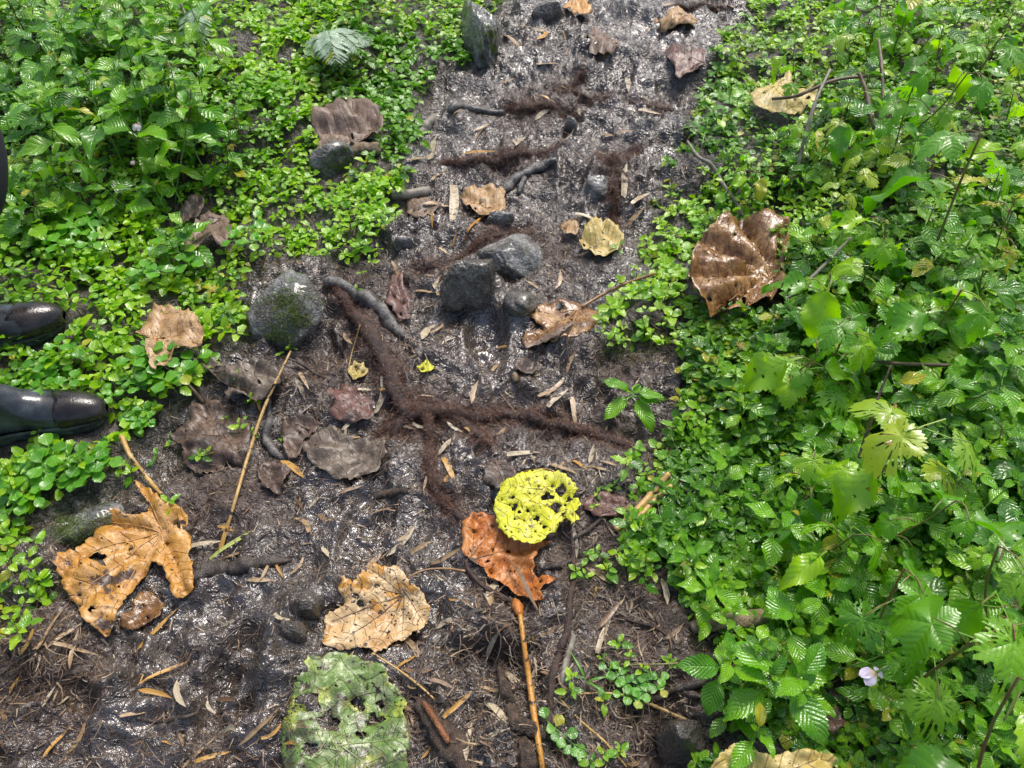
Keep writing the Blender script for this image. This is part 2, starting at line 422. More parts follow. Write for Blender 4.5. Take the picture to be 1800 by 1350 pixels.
M['straw_brown'] = straw_mat("brown_bamboo_leaf", (0.075,0.045,0.026), (0.180,0.105,0.053), (0.270,0.173,0.090))

def dead_mat(name, c1, c2, c3, spot=(0.03,0.02,0.015), spotth=0.62, spotscale=120, rough=.3, n_lat=6, veincol=None, dirt=.3, vscale=1.0, coat=.12, big=None, dth=.55):
    t = NT(name)
    u, v = t.uv()
    av = t.math('ABSOLUTE', t.math('SUBTRACT', t.math('MULTIPLY', v, 2.0), 1.0))
    wob = t.noise(t.geo(), 25, 2)
    ph = t.math('ADD', t.math('SUBTRACT', t.math('MULTIPLY', u, float(n_lat)), t.math('MULTIPLY', av, n_lat * .3)), t.math('MULTIPLY', wob, .5))
    tri = t.math('ABSOLUTE', t.math('SUBTRACT', t.math('MULTIPLY', t.math('FRACT', ph), 2.0), 1.0))
    vn = t.smooth(.86, 1.0, tri)
    n1 = t.noise(t.geo(), 17, 4, .6)
    n2 = t.noise(t.geo(), 75, 3, .6)
    col = t.ramp(t.math('ADD', t.math('MULTIPLY', n1, .7), t.math('MULTIPLY', n2, .3)), [(.32, c1), (.5, c2), (.68, c3)])
    if big:      # discoloured areas with hard edges
        col = t.mix(t.smooth(big[1], big[1] + .03, t.noise(t.geo(), big[2], 5, .62)), col, big[0])
    net = t.voro(t.geo(), 230 * vscale, 'DISTANCE_TO_EDGE')
    col = t.mix(t.math('MULTIPLY', t.smooth(.10, .02, net), .10), col, t.mix(1.0, col, (0.45, 0.36, 0.28), 'MULTIPLY'))
    col = t.mix(t.math('MULTIPLY', vn, .75), col, veincol or t.mix(1.0, col, (0.5, 0.38, 0.28), 'MULTIPLY'))
    s1 = t.smooth(.16, .12, t.voro(t.geo(), spotscale))
    s1 = t.math('MULTIPLY', s1, t.smooth(.42, .55, t.noise(t.geo(), 30, 2)))
    s2 = t.smooth(spotth, spotth + .035, t.noise(t.geo(), spotscale * .62, 4, .6))
    sp = t.math('MAXIMUM', s1, s2)
    col = t.mix(sp, col, spot)
    dm = t.math('MULTIPLY', t.smooth(dth, dth + .17, t.noise(t.geo(), 11, 5, .65)), dirt)
    col = t.mix(dm, col, (0.04, 0.03, 0.024))
    h = t.math('ADD', t.math('MULTIPLY', t.math('SUBTRACT', 1.0, vn), .6), t.math('ADD', t.math('MULTIPLY', n2, .8), t.math('MULTIPLY', net, .35)))
    t.p.inputs['Coat Weight'].default_value = coat; t.p.inputs['Coat Roughness'].default_value = .2
    t.set(Base_Color=col, Roughness=t.math('ADD', rough + .08, t.math('MULTIPLY', t.noise(t.geo(), 40, 2), .14)), Normal=t.bump(t.noise(t.geo(), 30, 3, .55), 1.0, .0065, t.bump(h, 1.0, .0018)))
    return t.m
M['d_orange'] = dead_mat("orange_dead_leaf", (0.340,0.148,0.026), (0.444,0.222,0.037), (0.488,0.311,0.148), spotth=.64, big=((0.075,0.036,0.014), .62, 11), dirt=.5)
M['d_rust'] = dead_mat("rust_orange_dead_leaf", (0.311,0.089,0.015), (0.444,0.148,0.022), (0.488,0.237,0.081), spotth=.66)
M['d_yellow'] = dead_mat("yellow_green_dead_leaf", (0.442,0.493,0.013), (0.561,0.561,0.017), (0.595,0.595,0.136), spot=(0.136,0.111,0.017), spotth=.60, spotscale=170, rough=.4, dirt=0.0, big=((0.28,0.20,0.03), .63, 18))
M['d_tan'] = dead_mat("tan_dead_leaf", (0.429,0.222,0.059), (0.503,0.355,0.178), (0.548,0.429,0.266), spotth=.60, spotscale=105, big=((0.459,0.222,0.030), .56, 9), dirt=.45)
M['d_green'] = dead_mat("pale_green_decayed_leaf", (0.05,0.09,0.02), (0.14,0.23,0.05), (0.36,0.42,0.22), spotth=.59, spotscale=90, rough=.2, dirt=.85, big=((0.30,0.36,0.05), .56, 14), coat=.25, dth=.47)
M['d_grey'] = dead_mat("grey_brown_dead_leaf", (0.07,0.048,0.033), (0.13,0.098,0.07), (0.20,0.16,0.12), spotth=.68, rough=.36, dirt=.8, dth=.5)
M['d_brown'] = dead_mat("brown_dead_leaf", (0.05,0.03,0.02), (0.10,0.062,0.042), (0.18,0.12,0.085), spotth=.64, rough=.34, dirt=.9, dth=.46)
M['d_pink'] = dead_mat("pinkish_brown_dead_leaf", (0.095,0.060,0.040), (0.165,0.110,0.076), (0.25,0.18,0.13), spotth=.66, rough=.5, dirt=.4)
M['d_red'] = dead_mat("reddish_dead_leaf", (0.065,0.026,0.018), (0.125,0.055,0.040), (0.19,0.115,0.085), spotth=.62, rough=.32, dirt=.8, dth=.5)
M['d_gloss'] = dead_mat("glossy_brown_dead_leaf", (0.085,0.032,0.010), (0.21,0.105,0.032), (0.44,0.27,0.12), spotth=.66, rough=.10, dirt=.35, coat=.25)
M['d_fresh'] = dead_mat("tan_orange_dead_leaf", (0.296,0.163,0.067), (0.385,0.237,0.104), (0.444,0.318,0.178), spotth=.62, rough=.35, dirt=.45)
M['d_lemon'] = dead_mat("yellow_tan_dead_leaf", (0.370,0.281,0.059), (0.459,0.355,0.118), (0.503,0.414,0.192), spotth=.66, rough=.35, dirt=.25)
M['d_vein_or'] = stem_mat("orange_leaf_vein", (0.40,0.20,0.06), (0.48,0.28,0.10), 60, .4)
M['d_vein_br'] = stem_mat("brown_leaf_vein", (0.12,0.075,0.05), (0.20,0.14,0.09), 60, .4)
M['d_vein_ye'] = stem_mat("yellow_leaf_vein", (0.55,0.48,0.06), (0.62,0.52,0.12), 60, .4)
M['d_vein_gr'] = stem_mat("green_leaf_vein", (0.20,0.24,0.08), (0.30,0.33,0.14), 60, .4)

# ground: wet volcanic mud
t = NT("wet_dark_mud")
P = t.geo()
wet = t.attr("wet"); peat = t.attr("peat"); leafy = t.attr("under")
big = t.noise(P, 5.0, 4, .6)
med = t.noise(P, 26, 5, .65, .6)
fin = t.noise(P, 120, 4, .65, .8)
mic = t.noise(P, 420, 2, .6)
rid = t.math('ABSOLUTE', t.math('SUBTRACT', t.noise(P, 44, 3, .5, 1.0), .5))
rid2 = t.math('ABSOLUTE', t.math('SUBTRACT', t.noise(P, 105, 2, .5, 1.2), .5))
col = t.ramp(med, [(.25, (0.026,0.020,0.015)), (.5, (0.050,0.038,0.030)), (.75, (0.084,0.066,0.052))])
col = t.mix(t.smooth(.45, .7, big), col, t.mix(1.0, col, (1.12, 0.92, 0.80), 'MULTIPLY'))
col = t.mix(t.math('MULTIPLY', peat, .75), col, t.ramp(fin, [(.3, (0.028,0.015,0.010)), (.6, (0.070,0.038,0.026)), (.8, (0.13,0.075,0.05))]))
col = t.mix(t.math('MULTIPLY', t.smooth(.62, .70, t.noise(P, 210, 3, .7)), .55), col, (0.17, 0.12, 0.085))
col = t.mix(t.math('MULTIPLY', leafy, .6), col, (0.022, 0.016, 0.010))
h = t.math('ADD', t.math('MULTIPLY', t.smooth(0.0, .26, rid), 1.6), t.math('ADD', t.math('MULTIPLY', fin, .2), t.math('MULTIPLY', t.smooth(0.0, .25, rid2), .28)))
h = t.math('MULTIPLY', h, t.math('SUBTRACT', 1.0, t.math('MULTIPLY', wet, .72)))
n0 = t.bump(h, 1.0, .0036)
rg = t.math('ADD', .23, t.math('MULTIPLY', t.noise(P, 34, 3, .6), .22))
rg = t.math('SUBTRACT', rg, t.math('MULTIPLY', wet, .22))
rg = t.math('ADD', rg, t.math('MULTIPLY', t.math('MAXIMUM', peat, leafy), .22))
t.set(Base_Color=col, Roughness=t.math('MAXIMUM', rg, .1), Normal=n0)
t.p.inputs["IOR"].default_value = 1.5
t.inp(t.p, "Specular IOR Level", t.math('ADD', .6, t.math('MULTIPLY', wet, .6)))
t.inp(t.p, 'Coat Weight', t.math('SUBTRACT', t.math('ADD', .4, wet), t.math('MULTIPLY', peat, .6), None, True)); t.p.inputs['Coat Roughness'].default_value = .20; t.l.new(n0, t.p.inputs['Coat Normal'])
M['mud'] = t.m

def rock_mat(name, c1, c2, moss, mossth, rough=.3, lichen=False):
    t = NT(name)
    P = t.geo()
    n = t.noise(P, 40, 5, .65); f = t.noise(P, 260, 3, .7)
    col = t.ramp(n, [(.3, c1), (.7, c2)])
    col = t.mix(t.smooth(.55, .66, t.noise(P, 150, 3, .7)), col, t.mix(1.0, col, (2.2, 2.2, 2.2), 'MULTIPLY'))
    mm = t.math('MULTIPLY', t.smooth(mossth, mossth + .05, t.noise(P, 22, 4, .65)), t.smooth(.40, .55, t.noise(P, 240, 2, .6)))
    mc = t.ramp(t.noise(P, 400, 2), [(.35, (0.06,0.11,0.015)), (.65, (0.22,0.32,0.05))])
    col = t.mix(t.math('MULTIPLY', mm, moss), col, mc)
    g = t.noise(P, 110, 3, .6)
    mud = t.smooth(.44, .60, t.noise(P, 13, 4, .6))
    col = t.mix(t.math('MULTIPLY', mud, .8), col, (0.055,0.044,0.036))
    h = t.math('ADD', t.math('ADD', t.math('ADD', n, g), t.math('MULTIPLY', f, .4)), t.math('MULTIPLY', mm, .8 * moss))
    t.set(Base_Color=col, Roughness=t.math('ADD', rough, t.math('MULTIPLY', mm, .4 * moss)), Normal=t.bump(h, 1.0, .010))
    t.p.inputs['Coat Weight'].default_value = .6; t.p.inputs['Coat Roughness'].default_value = .15
    return t.m
M['rock_moss'] = rock_mat("mossy_wet_stone", (0.08,0.08,0.076), (0.26,0.255,0.24), .9, .55, .20)
M['rock_grey'] = rock_mat("rough_grey_stone", (0.09,0.09,0.085), (0.36,0.35,0.33), .5, .60, .25)
M['rock_dark'] = rock_mat("dark_wet_stone", (0.035,0.032,0.026), (0.17,0.155,0.13), .3, .58, .13)
M['mudlump'] = rock_mat("wet_mud_lump", (0.05,0.040,0.032), (0.10,0.082,0.068), .0, .9, .16)

t = NT("black_boot_rubber")
P = t.obj(); G0 = t.geo()
dirtn = t.smooth(.60, .70, t.noise(G0, 170, 3, .7)); sm = t.noise(G0, 14, 3)
col = t.mix(t.smooth(.4, .65, sm), (0.026,0.031,0.035), (0.075,0.088,0.096))
col = t.mix(t.math('MULTIPLY', dirtn, .4), col, (0.10, 0.085, 0.065))
drops = t.smooth(.30, .0, t.voro(G0, 190))
t.set(Base_Color=col, Roughness=t.math('ADD', .08, t.math('MULTIPLY', t.noise(G0, 30, 3), .22)),
      Normal=t.bump(drops, .6, .0012, t.bump(t.noise(G0, 18, 2), .35, .005)))
M['rubber'] = t.m
t = NT("brown_black_toe_rubber")
G0 = t.geo()
col = t.mix(t.smooth(.4, .7, t.noise(G0, 35, 4)), (0.014,0.012,0.012), (0.034,0.027,0.024))
col = t.mix(t.math('MULTIPLY', t.smooth(.64, .70, t.noise(G0, 230, 2, .7)), .5), col, (0.12, 0.09, 0.07))
t.set(Base_Color=col, Roughness=.15, Normal=t.bump(t.noise(G0, 240, 3), .6, .0012))
M['toecap'] = t.m
t = NT("dark_blue_trouser_cloth")
G0 = t.geo()
t.set(Base_Color=t.mix(t.noise(G0, 30, 3), (0.004,0.005,0.009), (0.010,0.012,0.020)), Roughness=.9, Normal=t.bump(t.noise(G0, 700, 2), .5, .0005))
M['trousers'] = t.m
t = NT("pale_petal")
u, v = t.uv()
t.set(Base_Color=t.mix(t.smooth(.45, .1, u), (0.82,0.70,0.82), (0.75,0.50,0.25)), Roughness=.45)
M['petal'] = t.m
t = NT("pink_petal")
u, v = t.uv()
t.set(Base_Color=t.mix(t.smooth(.35, .0, u), (0.80,0.50,0.60), (0.75,0.22,0.18)), Roughness=.45)
M['petal_pink'] = t.m

# ------------------------------------------------------------------ shape builders
def resample(P, n):
    """Catmull-Rom through points P (k,d) -> (n,d)"""
    P = np.asarray(P, float)
    if len(P) == 2:
        t = np.linspace(0, 1, n)[:, None]; return P[0] * (1 - t) + P[1] * t
    Q = np.vstack([2 * P[0] - P[1], P, 2 * P[-1] - P[-2]])
    s = np.linspace(0, len(P) - 1 - 1e-6, n); i = s.astype(int); f = (s - i)[:, None]
    a, b, c, d = Q[i], Q[i + 1], Q[i + 2], Q[i + 3]
    return 0.5 * (2 * b + (c - a) * f + (2 * a - 5 * b + 4 * c - d) * f ** 2 + (3 * b - a - 3 * c + d) * f ** 3)
def tube_arr(P, rads, ns=8, rough=0.0, seed=0, caps=True, flat=1.0):
    P = np.asarray(P, float); n = len(P)
    rads = np.interp(np.linspace(0, 1, n), np.linspace(0, 1, len(rads)), rads)
    T = np.gradient(P, axis=0); T /= np.linalg.norm(T, axis=1)[:, None] + 1e-9
    up = np.array([0, 0, 1.0])
    if abs(T[:, 2]).mean() > .8: up = np.array([0, 1.0, 0])
    A = np.cross(T, up); A /= np.linalg.norm(A, axis=1)[:, None] + 1e-9
    B = np.cross(A, T)
    ang = np.linspace(0, 2 * math.pi, ns, endpoint=False)
    rr = rads[:, None] * np.ones(ns)
    if rough:
        L = np.concatenate([[0], np.cumsum(np.linalg.norm(np.diff(P, axis=0), axis=1))])
        rr = rr * (1 + rough * fbm(L[:, None] * 45 + 0 * ang, np.cos(ang) * 1.5 + np.sin(ang) * 2.2 + 7 * seed, seed, 3))
    V = P[:, None, :] + rr[:, :, None] * (np.cos(ang)[None, :, None] * A[:, None, :] + flat * np.sin(ang)[None, :, None] * B[:, None, :])
    V = V.reshape(-1, 3)
    i, j = np.meshgrid(np.arange(n - 1), np.arange(ns), indexing='ij'); i = i.ravel(); j = j.ravel(); j2 = (j + 1) % ns
    F = np.stack([i * ns + j, i * ns + j2, (i + 1) * ns + j2, (i + 1) * ns + j], 1)
    uv = np.stack([np.repeat(np.linspace(0, 1, n), ns), np.tile(np.arange(ns) / ns, n)], 1)
    if caps:
        c0, c1 = len(V), len(V) + 1
        V = np.vstack([V, P[0] - T[0] * rads[0] * .4, P[-1] + T[-1] * rads[-1] * .4]); uv = np.vstack([uv, [0, .5], [1, .5]])
        jj = np.arange(ns); j2 = (jj + 1) % ns
        F = np.vstack([F, np.stack([jj * 0 + c0, j2, jj, jj], 1), np.stack([jj * 0 + c1, (n - 1) * ns + jj, (n - 1) * ns + j2, (n - 1) * ns + j2], 1)])
    return V, F, uv
def fix_tris(me):
    me.validate(); return me
def tube_mesh(name, P, rads, mat, ns=8, n=None, rough=0.0, seed=0, flat=1.0):
    if n: P = resample(P, n)
    P = np.asarray(P, float)
    V, F, uv = tube_arr(P, rads, ns, rough, seed, False, flat)
    k = len(P)
    c = len(V)
    me = bpy.data.meshes.new(name)
    T0 = P[0] - P[1]; T0 /= np.linalg.norm(T0) + 1e-9; T1 = P[-1] - P[-2]; T1 /= np.linalg.norm(T1) + 1e-9
    V = np.vstack([V, P[0] + T0 * rads[0] * .35, P[-1] + T1 * rads[-1] * .35])
    fs = F.tolist() + [[c, (j + 1) % ns, j] for j in range(ns)] + [[c + 1, (k - 1) * ns + j, (k - 1) * ns + (j + 1) % ns] for j in range(ns)]
    me.from_pydata(V.tolist(), [], fs)
    me.polygons.foreach_set("use_smooth", np.ones(len(fs), bool))
    if mat: me.materials.append(mat)
    return me
def ribbons(P, D, L, W, k=2, curl=0.6, sag=0.0, rnd=None, seg=None):
    """many thin strips. P,D (N,3); L,W (N,). returns V,F,rnd"""
    N = len(P)
    D = D / (np.linalg.norm(D, axis=1)[:, None] + 1e-9)
    side = np.cross(D, np.array([0, 0, 1.0]) + R.randn(N, 3) * .3); side /= np.linalg.norm(side, axis=1)[:, None] + 1e-9
    up = np.cross(side, D)
    cx = R.randn(N) * curl; cz = R.randn(N) * curl * .5 - sag
    V = np.zeros((N, k + 1, 2, 3))
    for i in range(k + 1):
        t = i / k
        c = P + D * (L * t)[:, None] + side * (cx * L * t * t)[:, None] + up * (cz * L * t * t)[:, None]
        w = W * (1 - .75 * t)
        V[:, i, 0] = c - side * (w / 2)[:, None]; V[:, i, 1] = c + side * (w / 2)[:, None]
    idx = np.arange(N)[:, None] * (2 * (k + 1)) + np.arange(k)[None, :] * 2
    idx = idx.ravel()
    F = np.stack([idx, idx + 1, idx + 3, idx + 2], 1)
    if rnd is None: rnd = R.rand(N)
    return V.reshape(-1, 3), F, np.repeat(rnd, 2 * (k + 1))

def leaf_tpl(nl=12, nw=2, L=1.0, W=.5, p=.75, q=.9, serr=0.0, fold=.3, droop=.2, wave=0.0, pet=.25, tipx=0.0, base=0.0, cup=0.0, holes=0, seed=0):
    """a blade with its short stalk: length along +Y, face up. returns V, F(quads), uv"""
    rs = np.random.RandomState(seed + 5)
    t = np.linspace(0, 1, nl + 1)
    w = W / 2 * np.sin(math.pi * np.clip(t, 0, 1) ** p) ** q
    w = w + W * base * np.exp(-(t / .06) ** 2)
    w[0] = W * .04; w[-1] = 0.0005 * L
    s = np.linspace(-1, 1, 2 * nw + 1)
    V = []; uv = []
    for i, ti in enumerate(t):
        for j, sj in enumerate(s):
            ww = w[i]
            if serr and abs(sj) > .99 and 0 < i < nl: ww = w[i] * (1 + serr * (1 if i % 2 else -1) * (.7 + .6 * rs.rand()))
            x = sj * ww; y = ti * L
            if serr and abs(sj) > .99 and i % 2: y += .25 * L / nl
            z = fold * abs(x) - cup * x * x / W - droop * L * ti * ti + wave * L * math.sin(ti * 9 + sj * 1.3 + seed) * abs(sj) * .12
            x += tipx * L * ti * ti
            V.append((x, y, z)); uv.append((ti, sj * .5 + .5))
    F = []
    m = 2 * nw + 1
    for i in range(nl):
        for j in range(2 * nw):
            if holes and 1 < i < nl - 2 and rs.rand() < holes: continue
            a = i * m + j; F.append((a, a + 1, a + m + 1, a + m))
    if pet:
        b = len(V); pw = .022 * L
        for tt, zz in ((-pet, -.02 * L - pet * .3 * L), (-pet * .5, -.0 - pet * .1 * L), (0.02, 0.002)):
            V += [(-pw, tt * L, zz), (pw, tt * L, zz)]; uv += [(0.02, .5), (0.02, .5)]
        F += [(b, b + 1, b + 3, b + 2), (b + 2, b + 3, b + 5, b + 4)]
    return np.array(V), np.array(F), np.array(uv)
def lobed_tpl(nt=64, nr=5, Rr=.5, lobes=5, deep=.45, serr=.07, droop=.35, fold=.12, holes=0.0, seed=0, spread=150, pet=.5, wave=.05):
    """palmately lobed blade, junction with stalk at origin, main lobe along +Y"""
    rs = np.random.RandomState(seed)
    ax = np.radians(np.linspace(-spread, spread, lobes)); ln = Rr * (1 - .42 * (np.abs(np.linspace(-1, 1, lobes))) ** 1.3)
    th = np.linspace(-math.pi * .97, math.pi * .97, nt)
    d = np.abs(th[:, None] - ax[None, :]); k = np.argmin(d, axis=1); dk = d[np.arange(nt), k]
    half = np.radians(spread / (lobes - 1))
    rr = ln[k] * (1 - deep * np.clip(dk / half, 0, 1.3) ** .85) * (1 + serr * np.where(np.arange(nt) % 2, 1, -1) * (.5 + rs.rand(nt)))
    V = [(0, 0, 0)]; uv = [(0, .5)]; F = []
    for j in range(1, nr + 1):
        f = j / nr
        for i in range(nt):
            r = rr[i] * f; x = r * math.sin(th[i]); y = r * math.cos(th[i])
            u = r * math.cos(dk[i]) / ln[k[i]]; v = r * math.sin(dk[i]) / (ln[k[i]] * .42)
            z = fold * r * min(1, dk[i] / half) - droop * r * r / Rr + wave * Rr * math.sin(th[i] * 3.1 + seed + f * 2) * f
            V.append((x, y, z)); uv.append((u, .5 + .5 * min(1, v)))
    for i in range(nt - 1): F.append((0, 1 + i + 1, 1 + i, 1 + i))
    for j in range(1, nr):
        for i in range(nt - 1):
            if holes and rs.rand() < holes * (1 + .6 * (j == nr - 1)): continue
            a = 1 + (j - 1) * nt + i; F.append((a, a + 1, a + nt + 1, a + nt))
    b = len(V); pw = .014 * Rr
    for tt, zz in ((-pet, -pet * .5), (-pet * .5, -pet * .12), (0, .003)):
        V += [(-pw, tt * Rr * 2, zz * Rr), (pw, tt * Rr * 2, zz * Rr), ]; uv += [(.02, .5)] * 2
    F += [(b, b + 1, b + 3, b + 2), (b + 2, b + 3, b + 5, b + 4)]
    return np.array(V, float), F, np.array(uv)
def tpl_mesh(name, tpl, mat):
    V, F, uv = tpl
    me = bpy.data.meshes.new(name)
    fs = []
    for f in (F.tolist() if hasattr(F, 'tolist') else F):
        g = []
        for q_ in f:
            if q_ not in g: g.append(q_)
        fs.append(g)
    me.from_pydata(np.asarray(V).tolist(), [], fs)
    l = me.uv_layers.new(name="uv")
    li = np.zeros(len(me.loops), np.int32); me.loops.foreach_get("vertex_index", li)
    l.data.foreach_set("uv", np.asarray(uv, np.float32)[li].ravel())
    me.polygons.foreach_set("use_smooth", np.ones(len(me.polygons), bool))
    me.materials.append(mat)
    return me

def inpoly(P, poly):
    x, y = P[:, 0], P[:, 1]; ins = np.zeros(len(P), bool); n = len(poly)
    for i in range(n):
        ax, ay = poly[i]; bx, by = poly[(i + 1) % n]
        ins ^= ((ay > y) != (by > y)) & (x < (bx - ax) * (y - ay) / (by - ay + 1e-12) + ax)
    return ins
def segd(P, a, b):
    d = b - a; t = np.clip(((P - a) @ d) / (d @ d + 1e-12), 0, 1)
    return np.linalg.norm(P - a - t[:, None] * d, axis=1), t

def blob(cx, cy, r, n=9, jag=.35):
    a = np.linspace(0, 2 * math.pi, n, endpoint=False); rr = r * (1 + jag * (R.rand(n) - .5) * 2)
    return [(cx + rr[i] * math.cos(a[i]), cy + rr[i] * math.sin(a[i]) * .85) for i in range(n)]
EXCL = []     # (x, y, r): no plants rooted here
def dead_leaf(name, label, outline, centre, tips, mat, veinmat=None, holes=(), nholes=0, crumple=.008, lift=.006, curl=.0, ridge=.004,
              petiole=None, petmat='stem_orange2', cat="dead leaf", jag=2.4, dens=6.5, group=None, excl=True, veinr=.0016, seed=None, petr=.0025, gutter=0.0):
    s = seed if seed is not None else int(centre[0] * 7 + centre[1])
    rs = np.random.RandomState(s % 9999)
    out = np.array(outline, float)
    # jagged rim
    pts = []
    n = len(out)
    for i in range(n):
        a, b = out[i], out[(i + 1) % n]; L = np.linalg.norm(b - a); k = max(1, int(L / 4.5)); nn = np.array([-(b - a)[1], (b - a)[0]]) / (L + 1e-6)
        for j in range(k): pts.append(a + (b - a) * j / k + nn * rs.uniform(-1, 1) * jag)
    rim = np.array(pts)
    hl = [np.array(blob(*h)) for h in [(*h_[:3], 13, .55) for h_ in holes]]
    lo, hi = rim.min(0), rim.max(0)
    tries = 0
    while len(hl) < len(holes) + nholes and tries < 500:
        tries += 1
        c = lo + (hi - lo) * rs.rand(2); r = rs.uniform(1.0, 2.8) * (1 + 1.2 * (rs.rand() < .12))
        if not inpoly(c[None], rim)[0]: continue
        if min(np.linalg.norm(rim - c, axis=1)) < r + 3: continue
        if any(np.linalg.norm(h.mean(0) - c) < r + 6 for h in hl): continue
        hl.append(np.array(blob(c[0], c[1], r, 7, .5)))
    gx, gy = np.meshgrid(np.arange(lo[0], hi[0], dens), np.arange(lo[1], hi[1], dens * .8))
    ip = np.stack([gx.ravel(), gy.ravel()], 1) + rs.uniform(-.35, .35, (gx.size, 2)) * dens
    ip = ip[inpoly(ip, rim)]
    keep = np.ones(len(ip), bool)
    dr = np.full(len(ip), 1e9)
    for i in range(len(rim)): dr = np.minimum(dr, segd(ip, rim[i], rim[(i + 1) % len(rim)])[0])
    keep &= dr > 2.5
    for h in hl:
        keep &= ~inpoly(ip, h)
        for i in range(len(h)): keep &= segd(ip, h[i], h[(i + 1) % len(h)])[0] > 1.5
    ip = ip[keep]
    V = [Vector(p) for p in rim]; E = [(i, (i + 1) % len(rim)) for i in range(len(rim))]
    for h in hl:
        b = len(V); V += [Vector(p) for p in h]; E += [(b + i, b + (i + 1) % len(h)) for i in range(len(h))]
    V += [Vector(p) for p in ip]
    vo, eo, fo, *_ = delaunay_2d_cdt(V, E, [], 0, 1e-4)
    vo = np.array([tuple(p) for p in vo]); fo = np.array([f for f in fo if len(f) == 3])
    cen = vo[fo].mean(1); ok = inpoly(cen, rim)
    for h in hl: ok &= ~inpoly(cen, h)
    fo = fo[ok]
    # onto the ground
    C = np.array(centre, float)
    cx0, cy0, cz0 = G(C[0], C[1]); zpl = float(np.median(G(rim[:, 0], rim[:, 1])[2])) + lift
    x, y = plane_xy(vo[:, 0], vo[:, 1], zpl)
    gz = H(x, y)
    gsm = (H(x + .02, y) + H(x - .02, y) + H(x, y + .02) + H(x, y - .02) + gz) / 5
    scl = 1.0 / float(ppm(C[0], C[1], zpl))
    tipsA = [np.array(tp, float) for tp in tips]
    dv = np.full(len(vo), 1e9); tv = np.zeros(len(vo)); uu = np.zeros(len(vo)); vvv = np.zeros(len(vo))
    for tp in tipsA:
        d, tt = segd(vo, C, tp)
        L = np.linalg.norm(tp - C)
        sel = d / (L) < dv
        dv = np.where(sel, d / L, dv); uu = np.where(sel, tt, uu)
    dpx = dv
    rr = np.linalg.norm(vo - C, axis=1) * scl; rmax = rr.max()
    rimd = np.full(len(vo), 1e9)
    for i in range(0, len(rim)): rimd = np.minimum(rimd, segd(vo, rim[i], rim[(i + 1) % len(rim)])[0])
    edge = np.exp(-(rimd * scl / .012) ** 2)
    z = gsm * .6 + zpl * .4 + lift
    z = z + crumple * (fbm(x * 22, y * 22, s, 3) + .35 * fbm(x * 60, y * 60, s + 3, 2)) * (.5 + rr / rmax)
    z = z - ridge * 1.5 * np.exp(-(dpx / .06) ** 2) + ridge * 1.1 * np.clip(dpx / .25, 0, 1) + crumple * .2 * (1 - np.abs(fbm(x * 38, y * 38, s + 21, 2)) * 2)
    z = z + curl * (rr / rmax) ** 2 + edge * rs.uniform(.0, .004) + edge * .007 * fbm(x * 35, y * 35, s + 8, 2)
    z = np.maximum(z, gz + .0025)
    o = empty(name, (float(x.mean()), float(y.mean()), float(gz.mean())))
    tag(o, label, cat, group)
    org = np.array(o.location)
    VV = np.stack([x, y, z], 1) - org
    uv = np.stack([uu, .5 + .5 * np.clip(dv / .45, 0, 1)], 1)
    me = mesh_np("leaf_blade", VV, fo, uv, None, M[mat])
    b = link("leaf_blade", me, o)
    so = b.modifiers.new("thickness", 'SOLIDIFY'); so.thickness = .0003; so.offset = 0
    # veins riding on the blade
    if veinmat:
        vs, fs, nb = [], [], 0
        for tp in tipsA:
            q = np.linspace(0, .93, 14)[:, None]; line = C * (1 - q) + tp * q + np.sin(q * 3.1 + s) * (tp - C)[::-1] * np.array([1, -1]) * .04
            okp = inpoly(line, rim)
            for h in hl: okp &= ~inpoly(line, h)
            lx, ly = plane_xy(line[:, 0], line[:, 1], zpl)
            d2 = (lx[:, None] - x[None]) ** 2 + (ly[:, None] - y[None]) ** 2
            w_ = 1 / (d2 + 1e-6) ** 2; lz = (w_ * z[None]).sum(1) / w_.sum(1)
            m_ = max(3, int(okp.argmin()) if not okp.all() else 14)
            Pn = np.stack([lx, ly, lz + .0008], 1)[:m_] - org
            a, f, _u = tube_arr(Pn, [veinr, veinr * .3], 5, caps=False)
            vs.append(a); fs.append(f + nb); nb += len(a)
        if vs: link("veins", mesh_np("veins", np.vstack(vs), np.vstack(fs), None, None, M[veinmat]), o)
    if petiole:
        P = []
        for k_, q in enumerate(petiole):
            gx_, gy_, gz_ = G(q[0], q[1]); P.append((float(gx_), float(gy_), float(gz_) + (q[2] if len(q) > 2 else .005)))
        link("petiole", tube_mesh("petiole", np.array(P) - org, [petr * 1.2, petr, petr, petr * 1.5], M[petmat], 7, 20, .15, s), o)
    if excl:
        EXCL.append((float(x.mean()), float(y.mean()), float(max(np.ptp(x), np.ptp(y)) * .33)))
    return o

